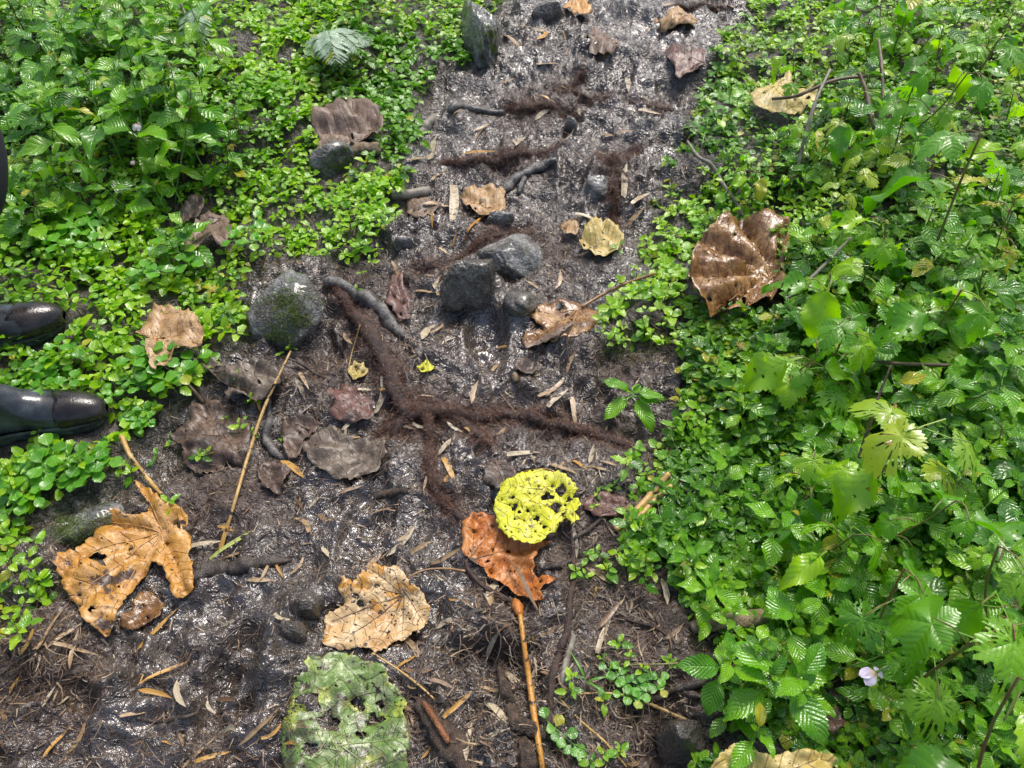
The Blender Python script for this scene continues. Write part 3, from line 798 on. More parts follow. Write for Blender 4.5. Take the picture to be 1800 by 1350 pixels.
def straw_tpl(L, W, seed, fold=.25, bend=0.08, twist=.3):
    rs = np.random.RandomState(seed)
    n = 9; V = []; uv = []; F = []
    cut0, cut1 = rs.choice([0, .0, .25]), rs.choice([0, 0, .3])
    for i in range(n + 1):
        t = i / n
        tt = cut0 * .5 + t * (1 - cut0 * .5 - cut1 * .5)
        w = W / 2 * min(1, (tt + .02) / .20, (1.02 - tt) / .36) ** .9 * (.82 - .14 * rs.rand())
        cx = bend * L * math.sin(t * math.pi) * (1 if seed % 2 else -1)
        cz = .03 * L * math.sin(t * math.pi * (1 + seed % 2)) * (rs.rand() * .3 + .7)
        ang = twist * (t - .5) * (1 if seed % 3 else -1)
        for j, s in enumerate((-1, -.4, 0.1, .55, 1)):
            xx = s * w; zz = fold * abs(s) * w + (.0006 if j in (1, 3) else 0)
            V.append(((t - .5) * L, cx + xx * math.cos(ang), cz + xx * math.sin(ang) + zz)); uv.append((t, s * .5 + .5))
    for i in range(n):
        for j in range(4):
            a = i * 5 + j; F.append((a, a + 1, a + 6, a + 5))
    return np.array(V), np.array(F), np.array(uv)

# ------------------------------------------------------------------ the ground sheet
inner = (np.abs(GX) < 3) & (GY < 4.5) & (GY > -1)
wetmap = np.zeros_like(GX)
WETS = [(620,920,110,1),(650,880,80,.9),(700,900,70,.8),(860,600,85,1),(850,560,60,.9),(880,660,70,.9),(830,690,60,.7),(300,1080,110,.9),(400,1060,120,.8),(180,1110,110,.6),
    (290,1240,120,.9),(480,1170,110,.9),(460,1290,100,1),(250,1310,120,.8),(100,1280,100,.5),(810,970,80,.8),(780,1040,70,.9),(840,1150,60,.5),(640,1200,120,.9),
    (800,1260,60,.7),(830,800,55,.8),(700,830,60,.6),(920,800,60,.6),(1000,710,60,.6),(840,250,60,.6),(820,300,70,.8),(1100,150,80,.8),(1180,60,80,.9),(930,130,60,.6),
    (1040,340,60,.7),(960,720,70,.8),(730,470,60,.5),(560,870,70,.7),(760,560,50,.5),(950,50,60,.7),(1130,330,40,.5),(960,240,60,.5),(1090,60,60,.6),(900,190,60,.4)]
for (u, v, r, a) in WETS:
    gx, gy = px_ground(u, v); rr_ = r / px_per_m(v)
    wetmap = np.maximum(wetmap, a * np.exp(-((GX - gx) ** 2 + (GY - gy) ** 2) / rr_ ** 2))
wetmap = np.maximum(wetmap, .38 * (GSD < 0)); wetmap *= .6 + .4 * sstep(-.2, .3, fbm(GX * 14, GY * 14, 77, 3))
PEAT = [(740,730,70),(680,660,50),(860,740,60),(960,750,60),(1080,770,70),(640,580,50),(1090,640,70),(1170,620,60),(560,640,60),(440,870,70),(370,870,70),(340,900,60),(1080,1020,110),(1120,1110,110),
        (1080,950,70),(1150,950,70),(1000,1000,50),(60,1170,90),(120,1200,70),(1150,1280,90),(900,1130,60),(720,1260,50),(860,420,40),(960,440,60),(1080,330,45),(990,165,40),(930,195,50),(880,285,50),(700,500,40),(640,490,50),(1200,1200,70)]
peatmap = np.zeros_like(GX)
for (u, v, r) in PEAT:
    gx, gy = px_ground(u, v); rr_ = r / px_per_m(v)
    peatmap = np.maximum(peatmap, np.exp(-((GX - gx) ** 2 + (GY - gy) ** 2) / rr_ ** 2))
wetmap = wetmap * (1 - .7 * peatmap)
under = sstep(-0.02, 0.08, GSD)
nx_, ny_ = len(xs), len(ys)
i, j = np.meshgrid(np.arange(ny_ - 1), np.arange(nx_ - 1), indexing='ij')
a = (i * nx_ + j).ravel()
F = np.stack([a, a + 1, a + nx_ + 1, a + nx_], 1)
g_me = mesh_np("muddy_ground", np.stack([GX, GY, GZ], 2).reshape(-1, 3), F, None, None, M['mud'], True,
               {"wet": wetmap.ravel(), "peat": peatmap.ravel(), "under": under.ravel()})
ground = link("ground", g_me)
ground["kind"] = "structure"

# ------------------------------------------------------------------ stones
def stone(name, label, u, v, wpx, hpx, tall, mat, seed, rot=0.0, sub=5, rough=.16, cat="stone", sink=.35, knob=None, sq=2.4):
    p = Gp(u, v); s = 1.0 / float(ppm(u, v, p.z))
    view = math.radians(PITCH) + math.atan((v - 675) / FPX)
    rx = wpx * s / 2; ry = max(.02, (hpx * s / 2 - tall * .45 * math.cos(view)) / math.sin(view))
    bm = bmesh.new(); bmesh.ops.create_icosphere(bm, subdivisions=sub, radius=1.0)
    co = np.array([q.co[:] for q in bm.verts])
    k = 1 / (np.sum(np.abs(co) ** sq, axis=1) ** (1 / sq)); co *= (k * .7 + .3)[:, None]
    n_ = fbm(co[:, 0] * 1.3 + co[:, 2] + seed * 7, co[:, 1] * 1.3 - co[:, 2] * .7, seed, 3) * rough * 1.6 + fbm(co[:, 0] * 5 + 2 * co[:, 2] + seed, co[:, 1] * 5 - co[:, 2] * 2, seed + 4, 4) * rough * .55 + (1 - np.abs(fbm(co[:, 0] * 9 + 3 * co[:, 2] + seed, co[:, 1] * 9 - co[:, 2] * 4, seed + 7, 3)) * 2) * rough * .22
    co *= (1 + n_)[:, None]
    if knob:
        dk = np.linalg.norm(co - np.array(knob[:3]), axis=1); co *= (1 + knob[3] * np.exp(-(dk / knob[4]) ** 2))[:, None]
    if 'rock' in mat:
        rs_ = np.random.RandomState(seed)
        for _ in range(9 if mat == 'rock_moss' else 26):
            nn_ = rs_.randn(3); nn_[2] = nn_[2] * .8 + .25; nn_ /= np.linalg.norm(nn_); dd_ = rs_.uniform(.66, .95)
            ex_ = np.maximum(0, co @ nn_ - dd_); co -= nn_[None] * (ex_ * .88)[:, None]
        co *= (1 + .05 * fbm(co[:, 0] * 14 + co[:, 2] * 5, co[:, 1] * 14 - co[:, 2] * 6, seed + 31, 3))[:, None]
    co *= np.array([rx, ry, tall / (1 + 0)])
    for q, c in zip(bm.verts, co): q.co = c
    for f in bm.faces: f.smooth = True
    me = bpy.data.meshes.new(name); bm.to_mesh(me); bm.free(); me.materials.append(M[mat])
    o = link(name, me); o.location = (p.x, p.y, p.z + tall * (.5 - sink) - tall * .1); o.rotation_euler = (0, 0, rot)
    tag(o, label, cat)
    return o
def excl_px(u, v, rpx):
    p = Gp(u, v); EXCL.append((p.x, p.y, rpx / float(ppm(u, v))))
stone("stone", "round grey-green stone with moss patches at the trail's left edge", 498, 553, 146, 142, .085, 'rock_moss', 3, .2, rough=.10, knob=(.9, -.5, .2, .35, .5))
stone("stone", "dark wet faceted rock in the middle of the trail", 826, 504, 122, 104, .095, 'rock_dark', 8, .3, rough=.26, sq=3)
stone("stone", "rough grey flat-topped rock behind the dark wet rock", 903, 456, 128, 108, .075, 'rock_grey', 12, .1, rough=.26)
stone("stone", "small wet stone below the rough grey rock", 912, 534, 68, 64, .042, 'rock_dark', 21, .5, rough=.2, sub=4)
stone("stone", "small grey pitted stone above the rough grey rock", 880, 392, 56, 34, .05, 'rock_grey', 23, .1, rough=.2, sub=4)
stone("stone", "tall upright mossy rock between trail and top left plants", 842, 74, 70, 120, .13, 'rock_moss', 31, .1, rough=.20, sink=.3)
stone("stone", "dark smooth stone under the big folded leaf at left bank", 588, 290, 90, 54, .07, 'rock_moss', 35, .4, rough=.12, sub=4)
stone("stone", "low mossy stone hidden among seedlings beside the big orange leaf", 165, 925, 130, 80, .045, 'rock_moss', 41, .3, rough=.14)
stone("stone", "low mossy stone under leaves at far lower left bank", 95, 945, 90, 60, .04, 'rock_dark', 44, .3, rough=.14, sub=4)
stone("stone", "dark wet round stone near the bottom right bank", 1197, 1302, 100, 100, .075, 'rock_dark', 47, .3, rough=.12)
stone("stone", "wet stone knob at the top of the trail left side", 965, 22, 66, 34, .06, 'rock_dark', 51, .3, rough=.2, sub=4)
stone("stone", "grey lump of rock half buried beside the vertical rootlet trail", 1050, 335, 66, 52, .05, 'rock_grey', 53, .2, rough=.2, sub=4)
stone("stone", "small round grey stone at left edge of trail below the rootlets", 708, 432, 46, 34, .04, 'rock_grey', 57, .2, rough=.16, sub=4)
stone("mud_clod", "wet brown mud lump left of the tan spotted leaf", 540, 1070, 56, 50, .045, 'mudlump', 61, .1, rough=.16, cat="clod", sub=4)
stone("mud_clod", "smaller wet mud lump touching the big mud lump from below", 517, 1112, 48, 36, .035, 'mudlump', 63, .1, rough=.16, cat="clod", sub=4)
stone("pebble", "tiny brown pebble in the wet mud above the fuzzy roots", 905, 662, 13, 11, .011, 'wood', 65, .1, rough=.1, sub=3, cat="pebble")
stone("pebble", "grey angular pebble on the upper trail mud", 1004, 220, 30, 34, .03, 'rock_grey', 67, .1, rough=.25, sub=3, cat="pebble")
for e in ((505,572,46),(590,300,30),(845,90,26)): excl_px(*e)

# moss on stones: tufts standing out
def moss_on(u, v, wpx, hpx, n, zoff, name, label):
    uu_ = u + R.uniform(-.5, .5, n) * wpx; vv_ = v + R.uniform(-.5, .5, n) * hpx
    return uu_, vv_

# ------------------------------------------------------------------ roots
def root(label, pts, rpx, mat, fuzz=0, fuzzpx=18, name="tree_root", lift=.25, seed=1, rough=.45, ns=10, flen=.0085, cat="root", bury=False, fmat='fuzz'):
    """pts (u, v[, extra height]); rpx radius px list"""
    P = []
    for q in pts:
        x, y, z = G(float(q[0]), float(q[1])); P.append((float(x), float(y), 0.0, q[2] if len(q) > 2 else 0.0))
    P = np.array(P); sm = resample(P, max(24, 10 * len(pts)))
    if fuzz: rpx = [q * .6 for q in rpx]; fuzzpx = fuzzpx * .8; lift = lift * .6
    s = 1 / float(ppm(np.mean([q[0] for q in pts]), np.mean([q[1] for q in pts])))
    rads = np.array(rpx, float) * s
    rr_ = np.interp(np.linspace(0, 1, len(sm)), np.linspace(0, 1, len(rads)), rads)
    gz = H(sm[:, 0], sm[:, 1]); k = np.ones(5) / 5; gz2 = np.convolve(np.pad(gz, 2, 'edge'), k, 'valid')
    z = gz2 + rr_ * lift + sm[:, 3]
    z[0] -= rr_[0] * .8; z[-1] -= rr_[-1] * .8
    L3 = np.stack([sm[:, 0], sm[:, 1], z], 1)
    org = L3.mean(0)
    o = empty(name, tuple(org)); tag(o, label, cat)
    link("root_body", tube_mesh("root_body", L3 - org, rads.tolist(), M[mat], ns, None, rough, seed), o)
    if fuzz:
        n = int(fuzz * 1.25); f = R.randint(0, len(L3) - 1, n); ff = R.rand(n)
        c = L3[f] * (1 - ff)[:, None] + L3[f + 1] * ff[:, None]
        sp = fuzzpx * s
        bare_ = vnoise(L3[f][:, 0] * 9, L3[f][:, 1] * 9, seed + 70) > .72; c[bare_] += R.randn(bare_.sum(), 3) * .02
        off = R.randn(n, 2) * sp * .5 * (.35 + 1.3 * vnoise(c[:, 0] * 22, c[:, 1] * 22, seed + 50))[:, None] * np.where(R.rand(n, 1) < .12, 2.2, 1)
        x = c[:, 0] + off[:, 0]; y = c[:, 1] + off[:, 1]
        d = np.hypot(off[:, 0], off[:, 1]); rr2 = rr_[f]
        top = c[:, 2] + np.sqrt(np.maximum(rr2 ** 2 - d ** 2, 0)) * .95
        zz = np.where(d < rr2, top, H(x, y) + .001)
        zz = np.maximum(zz, H(x, y)) + R.rand(n) ** 1.5 * .005
        D = np.stack([R.randn(n), R.randn(n), np.abs(R.randn(n)) * .2], 1)
        V, F_, r_ = ribbons(np.stack([x, y, zz], 1) - org, D, R.uniform(.4, 1.3, n) * flen, R.uniform(.0005, .0012, n), 2, 1.3)
        fo_ = link("rootlets", mesh_np("rootlets", V, F_, None, r_, M[fmat], False), o); fo_["kind"] = "stuff"
    return o
root("thick root wrapped in brown rootlets running down from the bare grey root", [(588,505),(615,545),(650,590),(680,640),(695,690),(720,725)], [14,17,20,22,24,26], 'root_brown', 9000, 30, seed=2)
root("smooth bare grey root curving beside the reddish leaf", [(575,502),(610,508),(645,525),(672,550),(690,578),(706,592)], [8,10,11,11,10,7], 'root_grey', 0, seed=3, lift=.6)
root("fuzzy brown root branch running right from the root junction", [(690,765),(715,735),(750,722),(800,722),(850,735),(890,728),(935,732),(985,748),(1040,765),(1110,785)], [10,20,24,18,16,16,16,15,13,8], 'root_brown', 11000, 26, seed=4)
root("fuzzy root hooking down toward the torn orange leaf", [(748,730),(758,765),(755,800),(758,835),(770,868),(790,895),(812,912)], [18,17,16,15,13,12,9], 'root_brown', 5200, 18, seed=5, lift=.5)
root("short fuzzy root spur pointing down right from the junction", [(780,725),(815,745),(845,768),(862,782)], [15,14,12,7], 'root_brown', 3600, 20, seed=6)
root("fuzzy root tail reaching left under the reddish soft leaf", [(735,722),(705,735),(680,752),(662,772)], [15,12,9,5], 'root_brown', 1800, 16, seed=7)
root("fuzzy root forming a low step across the upper trail", [(775,288),(815,287),(860,284),(905,275),(950,268),(985,255)], [5,8,9,9,9,5], 'root_brown', 4200, 11, seed=8, flen=.016)
root("bare grey forked root below the fuzzy step root", [(885,338),(905,318),(935,303),(960,292),(975,282)], [7,8,8,7,5], 'root_grey', 0, seed=9, lift=.6)
root("short bare root prong leaning below the forked grey root", [(912,342),(917,325),(925,312)], [4,5,5], 'root_grey', 0, seed=10, lift=.5)
root("grey bare root stub lying across the upper trail", [(793,196),(815,192),(845,196),(885,199)], [7,7,6,4], 'root_grey', 0, seed=11, lift=.6)
root("fuzzy root crossing the upper trail right of the grey stub", [(890,188),(920,190),(955,186),(985,190),(1020,204)], [5,7,8,8,5], 'root_brown', 3400, 10, seed=12, flen=.016)
root("farthest fuzzy root sweeping right across the trail", [(975,155),(1010,163),(1050,172),(1090,182),(1140,188),(1180,190)], [3,5,5,5,4,2], 'root_brown', 2600, 10, seed=13, flen=.016)
root("thin fuzzy root hanging above the far fuzzy root", [(1028,128),(1020,140),(1005,155),(985,160)], [3,4,5,3], 'root_brown', 1200, 9, seed=14, flen=.014)
root("fuzzy root running downhill along the right trail side", [(1070,275),(1078,300),(1082,335),(1076,370),(1085,400)], [6,7,6,6,4], 'root_brown', 4200, 16, seed=15, flen=.015)
root("tangled fuzzy root mat at top of the right side root", [(1045,278),(1070,282),(1100,276),(1125,262)], [4,6,6,3], 'root_brown', 2400, 14, seed=16, flen=.016)
root("fuzzy root arching over the two middle rocks", [(722,470),(760,468),(795,458),(830,438),(865,415),(900,408),(935,414)], [3,4,5,5,5,4,3], 'root_brown', 3400, 13, seed=17, flen=.013)
root("half buried brown root right of the big orange leaf", [(340,1018),(380,1003),(430,992),(475,988),(510,985)], [15,15,13,10,5], 'root_dark', 0, seed=18, lift=.1)
root("long thin dark root running down right of the torn orange leaf", [(1003,915),(1007,960),(1008,1010),(1001,1060),(997,1110),(983,1150),(972,1190),(968,1230),(966,1270),(975,1310),(995,1345),(1005,1380)], [4,5,5,6,7,7,7,6,5,5,5,4], 'root_brown', 0, seed=19, lift=.5)
root("short weathered root beside the long thin dark root", [(1008,1118),(1003,1140),(995,1165),(988,1200)], [4,6,6,5], 'stem_grey', 0, seed=20, lift=.4)
root("bent grey root under the yellow cane", [(472,700),(473,740),(470,775),(485,798),(500,810)], [4,6,8,8,5], 'root_grey', 0, seed=21, lift=.5)
root("dark forked root reaching in from the bottom right bank", [(1100,1232),(1140,1230),(1180,1215),(1215,1205),(1250,1195)], [3,5,7,9,10], 'root_dark', 0, seed=22, lift=.6)
root("dark root prong below the forked bottom right root", [(1195,1212),(1215,1222),(1250,1228)], [5,7,8], 'root_dark', 0, seed=23, lift=.5)
root("fuzzy dark root fragment at the top edge of the trail", [(1180,10),(1215,15),(1250,10),(1275,20)], [4,6,6,4], 'root_brown', 1500, 12, seed=24, flen=.018)
root("reddish root arch beside the big folded leaf", [(640,268),(655,255),(665,240),(664,225)], [2,3,3,2], 'root_brown', 0, seed=25, lift=.6)
root("thick dark root below the low trail step leaning left", [(735,240),(750,225),(762,208)], [8,9,6], 'stem_grey', 0, seed=26, lift=.5)
root("dark buried root line across the lower left mud", [(240,1262),(280,1268),(330,1258),(352,1240),(365,1205)], [3,4,4,4,2], 'root_dark', 0, seed=27, lift=.3)
root("dark root crossing behind the thin dark root by the yellow leaf", [(1005,955),(1030,935),(1055,912),(1075,905)], [3,4,4,2], 'root_dark', 0, seed=28, lift=.6)
root("short dark root stub right of the torn orange leaf", [(955,1003),(980,995),(1008,985)], [4,5,5], 'root_dark', 0, seed=29, lift=.4)

# rotting wood
o = empty("split_log", tuple(Gp(790, 1295))); tag(o, "rotten split branch with an orange bare core at the bottom", "log")
def local_tube(par, nm, pts, rpx, mat, **k):
    P = np.array([(*G(q[0], q[1])[:2], float(G(q[0], q[1])[2]) + q[2]) for q in pts], float)
    s = 1 / float(ppm(pts[0][0], pts[0][1]))
    return link(nm, tube_mesh(nm, P - np.array(par.location), [r * s for r in rpx], M[mat], k.get('ns', 12), 30, k.get('rough', .3), k.get('seed', 3), k.get('flat', 1.0)), par)
local_tube(o, "bark", [(738,1232,.004),(765,1268,.006),(795,1310,.006),(830,1360,.004)], [10,17,21,18], 'wood_split', rough=.9, flat=.7)
local_tube(o, "bare_core", [(745,1240,.018),(760,1262,.027),(774,1286,.030),(790,1312,.024)], [3,5,5,3.5], 'wood_inner', rough=.8)
o = empty("broken_branch", tuple(Gp(905, 1270))); tag(o, "mossy knobbly branch crossing under the orange petiole at bottom", "branch")
local_tube(o, "main_piece", [(878,1175,.004),(888,1210,.008),(897,1245,.010),(905,1275,.008)], [5,8,9,11], 'wood_split', rough=.7)
local_tube(o, "side_piece", [(900,1275,.010),(925,1283,.014),(955,1297,.012)], [13,14,8], 'wood_split', rough=.9, seed=5)
local_tube(o, "lower_piece", [(915,1300,.004),(925,1330,.006),(930,1370,.004)], [9,13,13], 'wood_split', rough=.8, seed=6)
def log(label, pts, rpx, mat, name="branch_piece", cat="branch", **k):
    o = empty(name, tuple(Gp(pts[0][0], pts[0][1]))); tag(o, label, cat); local_tube(o, "wood", pts, rpx, mat, **k); return o
log("weathered tan log piece half covered by right bank leaves", [(1215,1108,.012),(1250,1100,.016),(1300,1096,.016),(1350,1088,.014)], [9,14,14,12], 'wood', rough=.35, name="log", cat="log")
log("weathered grey branch stub beside the stone under the folded leaf", [(612,275,.02),(640,272,.02),(668,270,.016)], [10,12,10], 'wood', rough=.3)
log("brown branch stub lying below the left end of the step", [(690,355,.008),(720,347,.012),(756,340,.01)], [8,9,8], 'stem_grey', rough=.25)
log("pale bare stick leaning out at the very top left", [(190,22,.12),(225,10,.14),(285,-8,.16)], [4,5,6], 'stem_grey', name="stick", cat="stick")
log("small brown chip of rotten wood left of the yellow-green leaf", [(662,874,.004),(690,868,.005),(714,862,.003)], [6,8,6], 'wood_split', rough=.3, name="wood_chip", cat="wood")

def stick(label, pts, rpx, mat, name="stick", cat="stick", **k):
    return log(label, pts, rpx, mat, name, cat, **k)
stick("long yellow cane standing up from the mud by the rolled leaf", [(390,968,.004),(420,880,.02),(445,810,.035),(475,735,.05),(520,645,.06)], [2.2,3,3.4,3.0,2], 'stem_tan', name="cane", cat="cane", rough=.1)
stick("thick orange petiole with black spots running down to the bottom edge", [(914,1085,.012),(920,1130,.012),(930,1200,.012),(938,1260,.018),(948,1320,.012),(958,1390,.01)], [4,4.6,5,5.4,4.6,4.6], 'stem_orange', name="leaf_stalk", cat="stalk", rough=.08)
stick("brown bent stalk arching from the torn orange leaf to the orange petiole", [(818,988,.008),(826,1010,.014),(850,1036,.016),(880,1052,.012),(906,1064,.008)], [3.5,4,4.5,4.5,4], 'root_brown', name="leaf_stalk", cat="stalk")
stick("shriveled orange leaf base on top of the orange petiole", [(906,1060,.010),(910,1072,.014),(914,1085,.012)], [5,9,6], 'd_rust', name="withered_leaf", cat="leaf", rough=.5)
stick("upper one of two thick tan canes by the right bank", [(1082,934,.006),(1110,908,.01),(1140,880,.018),(1172,845,.03)], [5,6,6,5], 'stem_tan', name="cane", cat="cane")
stick("lower one of two thick tan canes by the right bank", [(1093,940,.004),(1115,920,.008),(1145,890,.014),(1178,862,.02)], [4,5,5,4], 'stem_tan', name="cane", cat="cane")
stick("orange-brown thin stick between wet brown leaf and right bank", [(1022,545,.012),(1060,526,.02),(1110,508,.03),(1150,497,.035)], [2.5,2.5,2.5,2], 'stem_orange2')
stick("brown twig sagging among right bank leaves below the glossy leaf", [(1440,650,.10),(1480,668,.09),(1540,682,.09),(1600,690,.10),(1640,692,.10)], [2.4,3,3,3,2.4], 'stem_brown', name="twig", cat="twig")
stick("pale grey twig slanting up left of the yellow-tipped shoot", [(1385,345,.10),(1392,310,.14),(1402,275,.18),(1420,240,.22)], [2.4,3,2.6,2], 'stem_grey', name="twig", cat="twig")
stick("dark twig crossing the pale grey twig behind lobed leaves", [(1340,235,.12),(1380,240,.14),(1440,225,.16),(1510,218,.16)], [2,2.5,2.5,2], 'stem_brown', name="twig", cat="twig")
stick("broken black twig standing between right bank plants", [(1505,175,.20),(1512,205,.18),(1520,235,.15),(1530,262,.10)], [1.6,2.4,2,1.4], 'stem_brown', name="twig", cat="twig", rough=.4)
stick("knobbly dead stick below the broken black twig", [(1475,225,.18),(1490,245,.16),(1505,265,.12),(1515,280,.1)], [2.5,3,3,2], 'stem_brown', name="twig", cat="twig", rough=.5)
stick("pale thin twig pointing from the glossy leaf into the plants", [(1375,550,.05),(1400,538,.08),(1430,518,.11),(1465,490,.14)], [2.5,3,2.5,2], 'stem_grey', name="twig", cat="twig")
stick("grey bramble stem curving along the upper right trail edge", [(1205,268,.04),(1222,300,.05),(1245,320,.06),(1262,350,.06),(1290,385,.05),(1302,395,.03)], [2,2.5,3,3,2.5,2], 'stem_grey', name="twig", cat="twig")
stick("purple upright stem rising among lobed leaves at lower right", [(1465,880,.16),(1470,850,.19),(1478,815,.22),(1490,775,.26)], [2.4,2.8,2.4,1.8], 'root_brown', name="stem", cat="stem")
stick("reddish drooping stem at right frame edge among lobed leaves", [(1690,1165,.10),(1705,1130,.16),(1720,1080,.22),(1732,1020,.26),(1738,970,.28)], [2.4,2.4,2.4,2.2,1.8], 'stem_red', name="stem", cat="stem")
stick("tan fallen cane leaning down at the bottom left bank", [(222,780,.03),(240,818,.03),(265,850,.02),(285,872,.01)], [4,4,4,3], 'stem_tan', name="cane", cat="cane")
stick("reddish brown twig under the leaves above the rolled leaf", [(316,668,.02),(340,690,.02),(360,712,.01)], [3,3,3], 'stem_brown', name="twig", cat="twig")
stick("thin creeping stem across the mud at bottom right", [(1090,1170,.006),(1130,1172,.012),(1190,1170,.012),(1240,1165,.02)], [1.4,1.4,1.4,1.4], 'stem_red', name="creeper", cat="creeper")
stick("tan dry stalk lying from the seedlings to the bottom right stone", [(985,1228,.006),(1030,1222,.01),(1090,1225,.012),(1150,1245,.012),(1215,1275,.01)], [1.6,1.6,2,3,4], 'stem_tan', name="dry_stalk", cat="stalk")
stick("thin tan stem slanting from the seedlings to the bottom edge", [(985,1232,.006),(1020,1270,.01),(1060,1305,.01),(1100,1350,.008)], [1.5,1.8,1.8,1.8], 'stem_tan', name="dry_stalk", cat="stalk")
stick("thin dark twig slanting under the pale green decayed leaf", [(655,1150,.006),(700,1180,.012),(740,1210,.01),(765,1232,.006)], [1.6,1.8,1.8,1.6], 'stem_tan', name="dry_stalk", cat="stalk")
stick("dark thin twig from round mossy stone toward the yellow lacy scrap", [(505,637,.02),(530,645,.012),(555,660,.008),(580,672,.006)], [2,2.4,2.2,1.6], 'root_dark', name="twig", cat="twig")
stick("long pale twig arching over the top left mossy frond", [(300,20,.16),(330,55,.13),(345,85,.1),(352,110,.08)], [1.5,1.8,1.8,1.5], 'stem_grey', name="twig", cat="twig")
stick("red-brown stem slanting through the upper left leaves", [(232,42,.16),(255,75,.14),(280,115,.11),(315,160,.06)], [2.5,3,3,3], 'stem_red', name="stem", cat="stem")
stick("red-brown creeping stem below the low trail rocks", [(1000,640,.005),(996,600,.01),(1005,575,.01)], [1.4,1.6,1.6], 'root_brown', name="creeper", cat="creeper")
stick("thin reddish dead stalk curling from the tan crumpled leaf", [(815,425,.004),(828,402,.008),(850,385,.01),(872,368,.012)], [1.4,2,2.4,2.4], 'stem_orange', name="leaf_stalk", cat="stalk")
stick("dark branching twig lying on soil by the right seedlings", [(1085,1085,.004),(1120,1097,.008),(1150,1105,.008),(1172,1118,.004)], [2,3,3,2], 'root_brown', name="twig", cat="twig")

# ------------------------------------------------------------------ fallen broad leaves
dead_leaf("dead_leaf", "big orange leaf curled on the mud at the lower left", [(240,850),(262,862),(288,882),(320,893),(333,905),(332,922),(318,930),(333,938),(334,955),(331,978),(341,990),(343,1035),(330,1045),(312,1055),(303,1040),(296,1020),(288,998),(276,990),(268,988),(255,1002),(245,1022),(235,1045),(222,1062),(212,1080),(203,1105),(190,1122),(175,1112),(158,1098),(148,1080),(143,1066),(128,1058),(118,1030),(110,1005),(113,985),(140,978),(160,948),(170,928),(160,922),(185,907),(215,905),(245,912),(264,903),(262,885),(250,868)],
    (281,933), [(255,862),(328,900),(325,1040),(190,1112),(140,1060),(118,1000),(178,918),(250,1010)], 'd_orange', 'd_vein_or', holes=((181,987,12),(315,918,9),(170,1080,5)), nholes=14, crumple=.016, lift=.012, ridge=.008, curl=.006)
dead_leaf("dead_leaf", "torn orange leaf lying under the yellow-green holed leaf", [(833,907),(853,904),(867,910),(877,927),(900,940),(933,952),(963,955),(970,958),(953,963),(943,977),(937,987),(940,997),(937,1007),(947,1017),(967,1020),(976,1030),(967,1037),(953,1040),(950,1047),(957,1065),(947,1066),(933,1063),(920,1053),(910,1050),(893,1033),(873,1017),(857,1015),(850,1000),(833,987),(817,980),(811,963),(813,950),(811,933),(813,920)],
    (826,977), [(838,912),(960,956),(935,1000),(962,1030),(950,1060),(870,930)], 'd_rust', 'd_vein_br', holes=((857,988,4),(893,969,4),(950,1028,5)), nholes=12, crumple=.012, lift=.010, ridge=.006)
dead_leaf("dead_leaf", "round yellow-green leaf full of holes on the torn orange leaf", [(870,905),(868,883),(882,858),(905,842),(940,832),(975,836),(1002,852),(1016,868),(1005,880),(1019,886),(1021,897),(1008,908),(1018,922),(1004,930),(996,914),(986,916),(975,935),(950,952),(922,956),(895,946),(876,928)],
    (955,862), [(885,860),(875,915),(905,945),(945,950),(990,920),(1015,890),(1000,856)], 'd_yellow', 'd_vein_ye', holes=((905,893,5),(912,904,4),(962,875,9),(985,866,8),(1000,882,6),(978,893,8),(944,912,5),(990,905,5),(958,925,4)), nholes=30, crumple=.007, lift=.024, ridge=.002, jag=2.6,
    petiole=[(885,858),(900,842),(930,832,.012),(965,834,.02),(990,850,.02)], petmat='stem_tan', petr=.0012)
dead_leaf("dead_leaf", "tan leaf with dark spots and an orange fold line", [(602,1020),(622,1030),(640,1007),(658,993),(668,998),(682,1000),(697,995),(706,1002),(712,1014),(720,1030),(738,1036),(750,1055),(756,1072),(750,1090),(742,1106),(738,1116),(725,1110),(718,1118),(705,1123),(690,1126),(680,1140),(660,1148),(640,1140),(620,1143),(590,1140),(568,1135),(570,1110),(572,1082),(590,1072),(605,1060),(597,1040)],
    (706,1035), [(645,1002),(600,1030),(575,1100),(600,1138),(660,1145),(710,1118),(748,1090),(745,1050),(690,1000)], 'd_tan', 'd_vein_br', nholes=18, crumple=.007, lift=.006, petiole=[(706,1035),(722,1018,.012),(750,1007,.014),(785,1004,.012),(818,1008,.01)], petmat='stem_orange2', petr=.002)
dead_leaf("dead_leaf", "large decayed pale green leaf with ragged holes at the bottom edge", [(546,1162),(580,1150),(610,1148),(640,1160),(668,1166),(683,1180),(683,1198),(700,1208),(715,1235),(708,1255),(722,1290),(718,1330),(712,1375),(660,1400),(580,1400),(515,1390),(497,1345),(494,1300),(505,1262),(518,1228),(530,1202),(547,1188),(540,1172)],
    (600,1318), [(560,1160),(640,1165),(700,1215),(715,1290),(690,1380),(520,1380),(500,1300),(530,1215)], 'd_green', 'd_vein_gr', holes=((548,1240,17),(547,1318,13),(578,1268,19),(628,1232,12),(655,1262,15),(636,1290,9),(668,1235,8)), nholes=18, crumple=.008, lift=.005, ridge=.003)
